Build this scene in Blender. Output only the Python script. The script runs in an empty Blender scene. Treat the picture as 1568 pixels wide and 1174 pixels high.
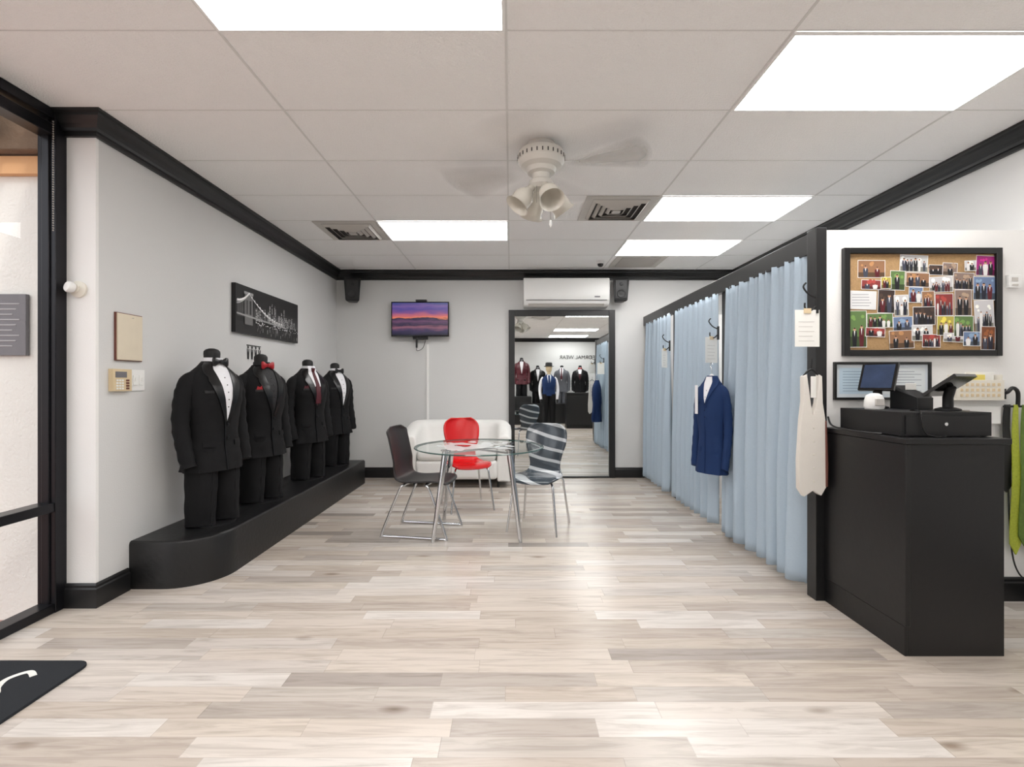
import bpy, math, random
from math import sin, cos, pi, radians, sqrt, floor as fl
from mathutils import Vector, Matrix, noise
random.seed(7)
S = bpy.context.scene
COL = S.collection
try:
    S.view_settings.view_transform = 'Standard'
    S.view_settings.look = 'None'
except Exception:
    pass

def c(r, g, b):
    def f(v):
        v /= 255.0
        return v/12.92 if v <= 0.04045 else ((v+0.055)/1.055)**2.4
    return (f(r), f(g), f(b), 1.0)

# ---------------------------------------------------------------- materials
def mat(name, col, rough=0.5, metal=0.0, spec=0.5, var=0.0, vscale=8.0, bump=0.0, bscale=60.0, emis=0.0, coat=0.0, sheen=0.0):
    m = bpy.data.materials.new(name); m.use_nodes = True
    nt = m.node_tree; b = nt.nodes['Principled BSDF']
    b.inputs['Base Color'].default_value = col
    b.inputs['Roughness'].default_value = rough
    b.inputs['Metallic'].default_value = metal
    b.inputs['Specular IOR Level'].default_value = spec
    b.inputs['Coat Weight'].default_value = coat
    b.inputs['Sheen Weight'].default_value = sheen
    if emis > 0:
        b.inputs['Emission Color'].default_value = col
        b.inputs['Emission Strength'].default_value = emis
    tc = None
    if var > 0 or bump > 0:
        tc = nt.nodes.new('ShaderNodeTexCoord')
    if var > 0:
        n = nt.nodes.new('ShaderNodeTexNoise'); n.inputs['Scale'].default_value = vscale
        n.inputs['Detail'].default_value = 4
        nt.links.new(tc.outputs['Object'], n.inputs['Vector'])
        mx = nt.nodes.new('ShaderNodeMix'); mx.data_type = 'RGBA'
        mx.inputs[6].default_value = (col[0]*(1-var), col[1]*(1-var), col[2]*(1-var), 1)
        mx.inputs[7].default_value = (min(1, col[0]*(1+var)), min(1, col[1]*(1+var)), min(1, col[2]*(1+var)), 1)
        nt.links.new(n.outputs['Fac'], mx.inputs[0])
        nt.links.new(mx.outputs[2], b.inputs['Base Color'])
    if bump > 0:
        n = nt.nodes.new('ShaderNodeTexNoise'); n.inputs['Scale'].default_value = bscale
        n.inputs['Detail'].default_value = 3
        nt.links.new(tc.outputs['Object'], n.inputs['Vector'])
        bp = nt.nodes.new('ShaderNodeBump'); bp.inputs['Strength'].default_value = bump
        bp.inputs['Distance'].default_value = 0.01
        nt.links.new(n.outputs['Fac'], bp.inputs['Height'])
        nt.links.new(bp.outputs['Normal'], b.inputs['Normal'])
    return m

def glassmat(name, tint=(0.95, 0.97, 0.97, 1), lo=0.035, hi=0.6, gl=0.0):
    "thin sheet glass: symmetric facing-based reflectance"
    m = bpy.data.materials.new(name); m.use_nodes = True
    nt = m.node_tree; nt.nodes.clear()
    o = nt.nodes.new('ShaderNodeOutputMaterial')
    t = nt.nodes.new('ShaderNodeBsdfTransparent'); t.inputs[0].default_value = tint
    g = nt.nodes.new('ShaderNodeBsdfGlossy'); g.inputs['Roughness'].default_value = gl
    lw = nt.nodes.new('ShaderNodeLayerWeight'); lw.inputs['Blend'].default_value = 0.5
    p = nt.nodes.new('ShaderNodeMath'); p.operation = 'POWER'; p.inputs[1].default_value = 4.5
    nt.links.new(lw.outputs['Facing'], p.inputs[0])
    q = nt.nodes.new('ShaderNodeMath'); q.operation = 'MULTIPLY_ADD'; q.inputs[1].default_value = hi; q.inputs[2].default_value = lo
    nt.links.new(p.outputs[0], q.inputs[0])
    mx = nt.nodes.new('ShaderNodeMixShader')
    nt.links.new(q.outputs[0], mx.inputs[0]); nt.links.new(t.outputs[0], mx.inputs[1]); nt.links.new(g.outputs[0], mx.inputs[2])
    nt.links.new(mx.outputs[0], o.inputs[0])
    return m

M = {}
M['wall'] = mat('wall_grey_paint', c(211, 211, 210), 0.7, var=0.02, vscale=2, bump=0.12, bscale=140)
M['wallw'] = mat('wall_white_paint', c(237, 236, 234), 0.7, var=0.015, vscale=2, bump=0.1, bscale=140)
M['trim'] = mat('trim_black_gloss', c(26, 26, 27), 0.36, var=0.1, vscale=5)
M['black'] = mat('black_paint', c(13, 13, 15), 0.40, var=0.15, vscale=4, bump=0.05, bscale=30)
M['blackm'] = mat('black_matte_plastic', c(17, 17, 19), 0.5, var=0.05)
M['blackg'] = mat('black_gloss_plastic', c(12, 12, 14), 0.12, var=0.05)
M['plat'] = mat('platform_black', c(20, 20, 21), 0.40, var=0.2, vscale=6, bump=0.15, bscale=40)
M['white'] = mat('white_plastic', c(236, 236, 234), 0.35, var=0.01)
M['offw'] = mat('offwhite_plastic', c(225, 220, 208), 0.4, var=0.02)
M['beige'] = mat('beige_plastic', c(214, 194, 158), 0.5, var=0.04)
M['chrome'] = mat('chrome', c(215, 216, 218), 0.12, metal=1.0)
M['alu'] = mat('dark_bronze_frame', c(34, 34, 38), 0.3, metal=0.6)
M['mirror'] = mat('mirror_silver', c(236, 240, 240), 0.0, metal=1.0)
M['glass'] = glassmat('window_glass', (0.96, 0.97, 0.97, 1), 0.02, 0.5)
M['tglass'] = glassmat('table_glass', (0.93, 0.97, 0.96, 1), 0.05, 0.7)
M['tedge'] = mat('table_glass_edge', c(60, 92, 88), 0.1)
M['suit'] = mat('black_suit_wool', c(17, 17, 19), 0.85, spec=0.3, var=0.2, vscale=30, bump=0.3, bscale=300)
M['satin'] = mat('black_satin', c(7, 7, 9), 0.30, var=0.05)
M['shirt'] = mat('white_shirt', c(232, 232, 236), 0.7, bump=0.2, bscale=80)
M['shirtb'] = mat('black_shirt', c(24, 23, 26), 0.7, bump=0.2, bscale=80)
M['redf'] = mat('red_satin', c(160, 18, 30), 0.4, var=0.05)
M['burg'] = mat('burgundy_satin', c(78, 18, 30), 0.45, var=0.2, vscale=60)
M['grsuit'] = mat('grey_suit_wool', c(92, 94, 100), 0.85, var=0.1, vscale=30)
M['manq'] = mat('mannequin_black_jersey', c(14, 14, 15), 0.6, var=0.05)
M['navy'] = mat('navy_blue_suit', c(27, 50, 92), 0.85, spec=0.3, var=0.12, vscale=12, bump=0.2, bscale=200)
M['sofa'] = mat('sofa_white_leather', c(234, 233, 230), 0.5, var=0.02, bump=0.15, bscale=20)
M['redc'] = mat('red_chair_lacquer', c(200, 14, 18), 0.25, var=0.03)
M['bchair'] = mat('dark_chair_leather', c(36, 32, 32), 0.45, var=0.15, vscale=40, bump=0.2, bscale=120)
M['paper'] = mat('white_paper', c(236, 235, 230), 0.8, var=0.02, vscale=20)
M['vent'] = mat('vent_beige_metal', c(196, 192, 186), 0.45, var=0.03)
M['ventd'] = mat('vent_dark_gap', c(60, 58, 56), 0.8, var=0.03)
M['fan'] = mat('fan_white_enamel', c(214, 211, 204), 0.35, var=0.02)
M['shade'] = mat('frosted_glass_shade', c(214, 210, 200), 0.25, var=0.03)
M['frame'] = mat('picture_frame_black', c(16, 16, 17), 0.35, var=0.05)
M['stucco'] = mat('exterior_stucco', c(230, 228, 222), 0.9, var=0.04, vscale=3, bump=0.5, bscale=60)
M['peach'] = mat('exterior_peach', c(226, 176, 128), 0.9, var=0.08, vscale=3, bump=0.3, bscale=30)
M['wood'] = mat('weathered_beam', c(116, 96, 78), 0.85, var=0.35, vscale=9, bump=0.5, bscale=30)
M['pink'] = mat('pavement_pink', c(176, 142, 132), 0.9, var=0.1, vscale=6, bump=0.3, bscale=60)
M['mat'] = mat('doormat_charcoal', c(34, 38, 44), 0.95, var=0.3, vscale=180, bump=0.8, bscale=400)
M['cream'] = mat('ivory_vest_cloth', c(226, 221, 213), 0.75, var=0.03, vscale=10, bump=0.2, bscale=120)
M['brown'] = mat('brown_trim_cloth', c(110, 66, 56), 0.7, var=0.1)
M['sign'] = mat('grey_sign', c(112, 110, 114), 0.6, var=0.05)
M['signt'] = mat('grey_sign_text', c(160, 158, 160), 0.6, var=0.02)
M['yellow'] = mat('yellow_paper', c(232, 214, 110), 0.8, var=0.03)
M['lens'] = mat('lens_dark', c(10, 10, 14), 0.05)
M['blinds'] = mat('bead_chain_grey', c(150, 145, 138), 0.4, metal=0.4)
M['curt'] = mat('curtain_blue_linen', c(174, 190, 204), 0.9, var=0.05, vscale=90, bump=0.25, bscale=400)
M['ceil'] = mat('ceiling_tile', c(249, 248, 247), 0.9, var=0.012, vscale=1.5, bump=0.7, bscale=110)
M['tbar'] = mat('ceiling_tbar', c(240, 240, 239), 0.5, var=0.01)
M['tgap'] = mat('ceiling_tile_joint', c(222, 221, 219), 0.8, var=0.01)

def emit(name, col, s):
    m = bpy.data.materials.new(name); m.use_nodes = True
    nt = m.node_tree; b = nt.nodes['Principled BSDF']
    b.inputs['Base Color'].default_value = (0.8, 0.8, 0.8, 1)
    b.inputs['Emission Color'].default_value = col
    b.inputs['Emission Strength'].default_value = s
    return m
M['panel'] = emit('fluorescent_diffuser', (1.0, 0.985, 0.965, 1), 12.4)

# floor
def floor_mat():
    m = bpy.data.materials.new('vinyl_plank_floor'); m.use_nodes = True
    nt = m.node_tree; N = nt.nodes; L = nt.links; b = N['Principled BSDF']
    tc = N.new('ShaderNodeTexCoord'); sep = N.new('ShaderNodeSeparateXYZ'); L.new(tc.outputs['Object'], sep.inputs[0])
    def mth(op, a, bb=None, cc=None):
        n = N.new('ShaderNodeMath'); n.operation = op
        for i, v in enumerate((a, bb, cc)):
            if v is None: continue
            if isinstance(v, (int, float)): n.inputs[i].default_value = v
            else: L.new(v, n.inputs[i])
        return n.outputs[0]
    W = 0.097
    yr = mth('DIVIDE', sep.outputs['Y'], W); row = mth('FLOOR', yr); fy = mth('FRACT', yr)
    wn = N.new('ShaderNodeTexWhiteNoise'); wn.noise_dimensions = '1D'; L.new(row, wn.inputs['W'])
    ln = mth('MULTIPLY_ADD', wn.outputs['Value'], 0.42, 0.52)
    xo = mth('ADD', mth('DIVIDE', sep.outputs['X'], ln), mth('MULTIPLY', wn.outputs['Value'], 17.3))
    colm = mth('FLOOR', xo); fx = mth('FRACT', xo)
    cv = N.new('ShaderNodeCombineXYZ'); L.new(colm, cv.inputs[0]); L.new(row, cv.inputs[1])
    w2 = N.new('ShaderNodeTexWhiteNoise'); w2.noise_dimensions = '2D'; L.new(cv.outputs[0], w2.inputs['Vector'])
    rmp = N.new('ShaderNodeValToRGB'); L.new(w2.outputs['Value'], rmp.inputs[0]); cr = rmp.color_ramp
    cr.interpolation = 'CONSTANT'
    stops = [(0, (202, 192, 182)), (0.13, (208, 200, 192)), (0.26, (192, 181, 170)), (0.38, (199, 191, 184)), (0.50, (212, 206, 200)),
             (0.60, (187, 176, 166)), (0.70, (203, 193, 182)), (0.79, (180, 171, 163)), (0.87, (189, 181, 173)), (0.94, (168, 159, 152)), (0.98, (154, 146, 140))]
    cr.elements[0].position = 0; cr.elements[0].color = c(*stops[0][1])
    cr.elements[1].position = stops[1][0]; cr.elements[1].color = c(*stops[1][1])
    for p, k in stops[2:]:
        e = cr.elements.new(p); e.color = c(*k)
    gv = N.new('ShaderNodeCombineXYZ')
    L.new(mth('ADD', mth('MULTIPLY', sep.outputs['X'], 2.6), mth('MULTIPLY', w2.outputs['Value'], 40)), gv.inputs[0])
    L.new(mth('MULTIPLY', sep.outputs['Y'], 30), gv.inputs[1]); L.new(mth('MULTIPLY', w2.outputs['Value'], 90), gv.inputs[2])
    g = N.new('ShaderNodeTexNoise'); g.inputs['Scale'].default_value = 1.0; g.inputs['Detail'].default_value = 7
    g.inputs['Roughness'].default_value = 0.62; g.inputs['Distortion'].default_value = 0.9
    L.new(gv.outputs[0], g.inputs['Vector'])
    gr = N.new('ShaderNodeValToRGB'); L.new(g.outputs['Fac'], gr.inputs[0])
    gr.color_ramp.elements[0].position = 0.28; gr.color_ramp.elements[0].color = (0.62, 0.59, 0.56, 1)
    gr.color_ramp.elements[1].position = 0.56; gr.color_ramp.elements[1].color = (1.04, 1.03, 1.02, 1)
    mx = N.new('ShaderNodeMix'); mx.data_type = 'RGBA'; mx.blend_type = 'MULTIPLY'; mx.inputs[0].default_value = 0.7
    L.new(rmp.outputs[0], mx.inputs[6]); L.new(gr.outputs[0], mx.inputs[7])
    kv = N.new('ShaderNodeCombineXYZ'); L.new(mth('MULTIPLY', sep.outputs['X'], 1.7), kv.inputs[0]); L.new(mth('MULTIPLY', sep.outputs['Y'], 4.2), kv.inputs[1])
    L.new(w2.outputs['Value'], kv.inputs[2])
    vo = N.new('ShaderNodeTexVoronoi'); vo.inputs['Scale'].default_value = 1.0; L.new(kv.outputs[0], vo.inputs['Vector'])
    kr = N.new('ShaderNodeValToRGB'); L.new(vo.outputs['Distance'], kr.inputs[0])
    kr.color_ramp.elements[0].position = 0.02; kr.color_ramp.elements[0].color = (0.40, 0.33, 0.28, 1)
    kr.color_ramp.elements[1].position = 0.12; kr.color_ramp.elements[1].color = (1, 1, 1, 1)
    mk = N.new('ShaderNodeMix'); mk.data_type = 'RGBA'; mk.blend_type = 'MULTIPLY'; mk.inputs[0].default_value = 0.8
    L.new(mx.outputs[2], mk.inputs[6]); L.new(kr.outputs[0], mk.inputs[7])
    sy = mth('LESS_THAN', fy, 0.02); sx = mth('LESS_THAN', fx, 0.004)
    sm = mth('MULTIPLY', mth('MAXIMUM', sy, sx), 0.28)
    ms = N.new('ShaderNodeMix'); ms.data_type = 'RGBA'; L.new(sm, ms.inputs[0])
    L.new(mk.outputs[2], ms.inputs[6]); ms.inputs[7].default_value = c(120, 108, 98)
    L.new(ms.outputs[2], b.inputs['Base Color'])
    b.inputs['Roughness'].default_value = 0.27
    b.inputs['Specular IOR Level'].default_value = 0.5
    bp = N.new('ShaderNodeBump'); bp.inputs['Strength'].default_value = 0.06; bp.inputs['Distance'].default_value = 0.005
    L.new(g.outputs['Fac'], bp.inputs['Height']); L.new(bp.outputs['Normal'], b.inputs['Normal'])
    return m
M['floor'] = floor_mat()

def vcol_mat(name, rough=0.5, alpha=False):
    m = bpy.data.materials.new(name); m.use_nodes = True
    nt = m.node_tree; b = nt.nodes['Principled BSDF']
    a = nt.nodes.new('ShaderNodeVertexColor'); a.layer_name = 'Col'
    if alpha:
        b.inputs['Base Color'].default_value = c(176, 171, 164); nt.links.new(a.outputs['Color'], b.inputs['Alpha'])
    else:
        nt.links.new(a.outputs['Color'], b.inputs['Base Color'])
    b.inputs['Roughness'].default_value = rough
    return m
M['print'] = vcol_mat('printed_paper', 0.55)
M['canvas'] = vcol_mat('printed_canvas', 0.6)
M['blade'] = vcol_mat('spinning_fan_blade', 0.5, True)

# ---------------------------------------------------------------- mesh builder
def catmull(pts, n=6):
    P = [Vector(p) for p in pts]; out = []
    for i in range(len(P)-1):
        p0 = P[max(0, i-1)]; p1 = P[i]; p2 = P[i+1]; p3 = P[min(len(P)-1, i+2)]
        for k in range(n):
            t = k/n
            out.append(0.5*((2*p1)+(-p0+p2)*t+(2*p0-5*p1+4*p2-p3)*t*t+(-p0+3*p1-3*p2+p3)*t**3))
    out.append(P[-1]); return out

class MB:
    def __init__(s):
        s.v = []; s.f = []; s.mi = []; s.mats = []
    def m(s, k):
        mt = M[k] if isinstance(k, str) else k
        if mt not in s.mats: s.mats.append(mt)
        return s.mats.index(mt)
    def add(s, vs, fs, k, T=None):
        o = len(s.v); mi = s.m(k)
        for v in vs:
            v = Vector(v)
            s.v.append(T @ v if T else v)
        for f in fs:
            s.f.append([i+o for i in f]); s.mi.append(mi)
    def box(s, lo, hi, k, T=None):
        x0, y0, z0 = lo; x1, y1, z1 = hi
        s.add([(x0,y0,z0),(x1,y0,z0),(x1,y1,z0),(x0,y1,z0),(x0,y0,z1),(x1,y0,z1),(x1,y1,z1),(x0,y1,z1)],
              [(0,3,2,1),(4,5,6,7),(0,1,5,4),(1,2,6,5),(2,3,7,6),(3,0,4,7)], k, T)
    def loft(s, rings, k, caps=(True, True), T=None, closed=True):
        n = len(rings[0]); vs = [p for r in rings for p in r]; fs = []
        for i in range(len(rings)-1):
            for j in range(n if closed else n-1):
                a = i*n+j; b = i*n+(j+1) % n
                fs.append((a, b, b+n, a+n))
        if caps[0]: fs.append(tuple(reversed(range(n))))
        if caps[1]: fs.append(tuple((len(rings)-1)*n+j for j in range(n)))
        s.add(vs, fs, k, T)
    def tube(s, pts, r, k, seg=10, caps=(True, True), T=None, flat=None):
        P = [Vector(p) for p in pts]; n = len(P)
        R = r if isinstance(r, (list, tuple)) else [r]*n
        rings = []; up = None
        for i in range(n):
            t = (P[min(n-1, i+1)]-P[max(0, i-1)]).normalized()
            if up is None:
                up = Vector((0,0,1)) if abs(t.z) < 0.9 else Vector((0,1,0))
            a = up - t*up.dot(t); a.normalize(); up = a; b = t.cross(a)
            fa = flat or (1, 1)
            rings.append([P[i]+(a*cos(2*pi*j/seg)*fa[0]+b*sin(2*pi*j/seg)*fa[1])*R[i] for j in range(seg)])
        s.loft(rings, k, caps, T)
    def lathe(s, prof, k, seg=24, T=None, caps=(False, False)):
        s.loft([[(r*cos(2*pi*j/seg), r*sin(2*pi*j/seg), z) for j in range(seg)] for r, z in prof], k, caps, T)
    def prism(s, outline, y0, y1, k, T=None):
        n = len(outline)
        vs = [(x, y0, z) for x, z in outline]+[(x, y1, z) for x, z in outline]
        fs = [tuple(range(n)), tuple(reversed(range(n, 2*n)))]
        for i in range(n): fs.append((i, i+n, (i+1) % n+n, (i+1) % n))
        s.add(vs, fs, k, T)
    def build(s, name, loc=(0,0,0), rot=0, smooth=True, ang=38, bevel=0, solid=0, sub=0, parent=None, scale=None):
        me = bpy.data.meshes.new(name); me.from_pydata([tuple(v) for v in s.v], [], s.f)
        for mt in s.mats: me.materials.append(mt)
        for p, i in zip(me.polygons, s.mi): p.material_index = i; p.use_smooth = smooth
        me.update()
        import bmesh
        bm = bmesh.new(); bm.from_mesh(me); bmesh.ops.recalc_face_normals(bm, faces=bm.faces); bm.to_mesh(me); bm.free()
        if smooth: me.set_sharp_from_angle(angle=radians(ang))
        ob = bpy.data.objects.new(name, me); COL.objects.link(ob)
        ob.location = loc; ob.rotation_euler = (0, 0, rot)
        if scale: ob.scale = scale
        if solid:
            md = ob.modifiers.new('solid', 'SOLIDIFY'); md.thickness = solid; md.offset = 0
        if bevel:
            md = ob.modifiers.new('bevel', 'BEVEL'); md.width = bevel; md.segments = 3; md.limit_method = 'ANGLE'; md.angle_limit = radians(40)
            md.harden_normals = False
        if sub:
            md = ob.modifiers.new('sub', 'SUBSURF'); md.levels = sub; md.render_levels = sub
        if parent: ob.parent = parent
        return ob

def empty(name, loc=(0,0,0), rot=0):
    e = bpy.data.objects.new(name, None); COL.objects.link(e); e.location = loc; e.rotation_euler = (0,0,rot); e.empty_display_size = 0.1
    return e

class Paint:
    "coloured polygons printed on a flat sheet: origin O, axes U,V (unit)"
    def __init__(s, O, U, V):
        s.O = Vector(O); s.U = Vector(U); s.V = Vector(V); s.N = s.U.cross(s.V).normalized()
        s.v = []; s.f = []; s.c = []; s.layer = 0
    def poly(s, pts, col, up=True):
        if up: s.layer += 1
        o = len(s.v)
        for a, b in pts: s.v.append(s.O+s.U*a+s.V*b+s.N*(0.000012*s.layer))
        s.f.append(list(range(o, o+len(pts)))); s.c.append(col)
    def rect(s, a, b, w, h, col, rot=0):
        cx, cy = a+w/2, b+h/2; P = []
        for dx, dy in ((-w/2,-h/2),(w/2,-h/2),(w/2,h/2),(-w/2,h/2)):
            P.append((cx+dx*cos(rot)-dy*sin(rot), cy+dx*sin(rot)+dy*cos(rot)))
        s.poly(P, col)
    def circ(s, a, b, r, col, n=8):
        s.poly([(a+r*cos(2*pi*i/n), b+r*sin(2*pi*i/n)) for i in range(n)], col)
    def line(s, a0, b0, a1, b1, w, col):
        d = Vector((a1-a0, b1-b0)); n = Vector((-d.y, d.x)).normalized()*w/2
        s.poly([(a0+n.x, b0+n.y), (a0-n.x, b0-n.y), (a1-n.x, b1-n.y), (a1+n.x, b1+n.y)], col)
    def build(s, name, k, parent=None):
        me = bpy.data.meshes.new(name); me.from_pydata([tuple(v) for v in s.v], [], s.f)
        at = me.color_attributes.new('Col', 'FLOAT_COLOR', 'CORNER')
        i = 0
        for f, col in zip(s.f, s.c):
            for _ in f: at.data[i].color = col; i += 1
        me.materials.append(M[k]); ob = bpy.data.objects.new(name, me); COL.objects.link(ob)
        if parent: ob.parent = parent
        return ob

# ---------------------------------------------------------------- room constants
XL = -2.32; XS = -2.53; XR = 3.0; YB = 6.57; YF = -3.24; H = 2.745; YP = 2.76; XC = 1.82; YC = 2.85; HP = 2.135

def boxobj(name, lo, hi, k, bevel=0, smooth=False):
    b = MB(); b.box(lo, hi, k); return b.build(name, smooth=smooth or bevel > 0, bevel=bevel)

boxobj('floor', (XS-0.05, YF-0.1, -0.1), (XR+0.1, YB+0.1, 0), 'floor')
boxobj('ceiling', (XS-0.1, YF-0.1, H), (XR+0.1, YB+0.1, H+0.1), 'ceil')
boxobj('wall_back', (XS-0.1, YB, 0), (XR+0.1, YB+0.1, H), 'wall')
boxobj('wall_left', (XS, YP+0.02, 0), (XL, YB, H), 'wall')
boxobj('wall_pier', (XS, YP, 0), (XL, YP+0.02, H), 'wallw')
boxobj('wall_right', (XR, YF-0.1, 0), (XR+0.1, YB, H), 'wall')
boxobj('wall_front', (XS-0.1, YF-0.1, 0), (XR, YF, H), 'wall')
boxobj('wall_partition', (XC, YC, 0), (XR, YC+0.09, HP), 'wallw')
boxobj('wall_booth_divider', (XC+0.1, 4.13, 0), (XR, 4.19, 2.0), 'wallw')
boxobj('wall_booth_divider_rear', (XC+0.1, 5.37, 0), (XR, 5.43, 2.0), 'wallw')

# ceiling grid
y = 5.75+0.61
GY = []
while y > YF:
    GY.append(y); y -= 0.61
GX = [-1.24, -0.02, 1.20, 2.42]
b = MB()
for x in GX: b.box((x-0.006, YF, H-0.003), (x+0.006, YB, H+0.002), 'tgap')
for y in GY: b.box((XS, y-0.0025, H-0.0022), (XR, y+0.0025, H+0.002), 'tgap')
b.build('trim_ceiling_grid', smooth=False)

def run(name, p0, p1, nrm, prof, s0, s1, k, z0):
    p0 = Vector((*p0, 0)); p1 = Vector((*p1, 0)); d = (p1-p0).normalized(); n = Vector((*nrm, 0))
    r0 = [p0+n*a - d*s0*a+Vector((0,0,z0+z)) for a, z in prof]
    r1 = [p1+n*a + d*s1*a+Vector((0,0,z0+z)) for a, z in prof]
    b = MB(); b.loft([r0, r1], k); return b.build(name, smooth=False)
CR = [(0,0),(0.09,0),(0.09,-0.014),(0.078,-0.02),(0.074,-0.034),(0.062,-0.05),(0.046,-0.064),(0.034,-0.082),(0.03,-0.098),(0.018,-0.102),(0.018,-0.122),(0,-0.122)]
run('trim_crown_left', (XL, YP), (XL, YB), (1,0), CR, 1, -1, 'trim', H)
run('trim_crown_pier', (XS+0.03, YP), (XL, YP), (0,-1), CR, 0, 1, 'trim', H)
run('trim_crown_back', (XL, YB), (XR, YB), (0,-1), CR, -1, -1, 'trim', H)
run('trim_crown_right', (XR, YF), (XR, YB), (-1,0), CR, -1, -1, 'trim', H)
run('trim_crown_front', (XS, YF), (XR, YF), (0,1), CR, -1, -1, 'trim', H)
BB = [(0,0),(0.018,0),(0.018,0.105),(0.012,0.112),(0.012,0.125),(0.006,0.135),(0,0.135)]
run('baseboard_left', (XL, YP), (XL, 2.99), (1,0), BB, 1, 0, 'trim', 0)
run('baseboard_pier', (XS+0.04, YP), (XL, YP), (0,-1), BB, 0, 1, 'trim', 0)
run('baseboard_back', (XL, YB), (-0.03, YB), (0,-1), BB, -1, 0, 'trim', 0)
run('baseboard_back_corner', (1.385, YB), (1.78, YB), (0,-1), BB, 0, 0, 'trim', 0)
run('baseboard_partition', (2.27, YC), (XR, YC), (0,-1), BB, 0, 0, 'trim', 0)
run('baseboard_front', (XS+0.1, YF), (XR, YF), (0,1), BB, 0, 0, 'trim', 0)
run('baseboard_right', (XR, YF), (XR, YC), (-1,0), BB, 0, 0, 'trim', 0)

# booth frame
b = MB()
b.box((1.755, YC-0.012, 0), (1.818, YC+0.075, HP+0.012), 'trim')
b.box((1.765, YC+0.075, 2.015), (1.815, YB-0.001, HP), 'trim')
for y in (4.15, 5.40, 6.53): b.box((1.79, y-0.035, 0), (1.86, y+0.035, 2.02), 'trim')
b.build('trim_booth_frame', bevel=0.003)

# ---------------------------------------------------------------- light panels
def light_panel(x0, y0, w=1.22, d=0.61):
    b = MB(); e = 0.016; z1 = H-0.0035
    b.box((x0+e, y0+e, z1-0.004), (x0+w-e, y0+d-e, z1), 'panel')
    for lo, hi in (((x0+0.004, y0+0.004), (x0+w-0.004, y0+e)), ((x0+0.004, y0+d-e), (x0+w-0.004, y0+d-0.004)),
                   ((x0+0.004, y0+e), (x0+e, y0+d-e)), ((x0+w-e, y0+e), (x0+w-0.004, y0+d-e))):
        b.box((lo[0], lo[1], z1-0.008), (hi[0], hi[1], z1), 'tbar')
    return b.build('ceiling_light_panel', smooth=False)
for x, y in ((-1.24, 1.48), (1.20, 2.09), (-1.24, 4.53), (1.20, 3.92), (1.20, 5.14), (-1.24, -1.57), (1.20, -0.96), (-1.24, -0.35), (1.2, -2.79)):  # panels behind the camera (negative y) are added as fill light
    light_panel(x, y)

def vent(name, x0, y0, w=0.60, d=0.60, style=0):
    b = MB(); z = H-0.003
    b.box((x0+0.01, y0+0.01, z-0.006), (x0+w-0.01, y0+d-0.01, z), 'vent')
    if style == 2:
        b.box((x0+0.08, y0+0.08, z-0.008), (x0+w-0.08, y0+d-0.08, z-0.006), 'ventd')
        for i in range(14):
            yy = y0+0.09+i*(d-0.18)/13
            b.box((x0+0.08, yy-0.009, z-0.014), (x0+w-0.08, yy+0.007, z-0.007), 'vent')
        return b.build(name, bevel=0.001)
    cx, cy = x0+w/2, y0+d/2
    b.box((cx-0.23, cy-0.23, z-0.008), (cx+0.23, cy+0.23, z-0.006), 'ventd')
    for i, h in enumerate((0.23, 0.18, 0.13, 0.08)):
        t = 0.024; zz0, zz1 = z-0.03, z-0.007
        o, n_ = h, h-t
        for sx, sy in ((0,-1),(0,1),(-1,0),(1,0)):
            if sx == 0:
                pts = [(cx-o, cy+sy*o, zz1),(cx+o, cy+sy*o, zz1),(cx+n_, cy+sy*n_, zz0),(cx-n_, cy+sy*n_, zz0)]
            else:
                pts = [(cx+sx*o, cy-o, zz1),(cx+sx*o, cy+o, zz1),(cx+sx*n_, cy+n_, zz0),(cx+sx*n_, cy-n_, zz0)]
            b.add(pts, [(0,1,2,3)], 'vent')
    b.box((cx-0.035, cy-0.035, z-0.03), (cx+0.035, cy+0.035, z-0.007), 'vent')
    return b.build(name, smooth=False, solid=0.002)
vent('air_vent', -1.84, 4.53); vent('air_vent', 0.60, 3.92); vent('return_air_grille', 1.24, 5.76, 0.62, 0.58, 2)

b = MB(); b.lathe([(0.0,0),(0.05,0),(0.05,-0.02),(0.042,-0.03)], 'white', T=Matrix.Translation((1.10, 6.05, H-0.001)))
b.lathe([(0.036,-0.03),(0.033,-0.05),(0.02,-0.063),(0.001,-0.068)], 'lens', T=Matrix.Translation((1.10, 6.05, H-0.001)))
b.build('dome_security_camera')

# ---------------------------------------------------------------- storefront windows
e = empty('window_1')
b = MB()
for y in (2.725, 1.20, -0.35, -1.9, YF+0.035):
    b.box((XS-0.05, y-0.035, 0), (XS+0.05, y+0.035, H-0.001), 'alu')
    b.box((XS-0.02, y-0.045, 0.03), (XS+0.022, y+0.045, H-0.03), 'alu')
for z0, z1 in ((0.0, 0.05), (0.55, 0.60), (2.60, 2.66), (2.69, H-0.001)):
    b.box((XS-0.045, YF, z0), (XS+0.045, 2.69, z1), 'alu')
b.build('frame', bevel=0.004, parent=e)
b = MB(); b.add([(XS, YF+0.03, 0.04), (XS, 2.70, 0.04), (XS, 2.70, 2.7), (XS, YF+0.03, 2.7)], [(0,1,2,3)], 'glass'); b.build('glass', smooth=False, parent=e)
b = MB()
for i in range(46):
    z = 2.66-i*0.013
    b.lathe([(0.0005, 0.005),(0.004, 0.002),(0.004,-0.002),(0.0005,-0.005)], 'blinds', seg=6, T=Matrix.Translation((XS+0.065, 2.66, z)))
b.build('blind_bead_chain')
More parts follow.
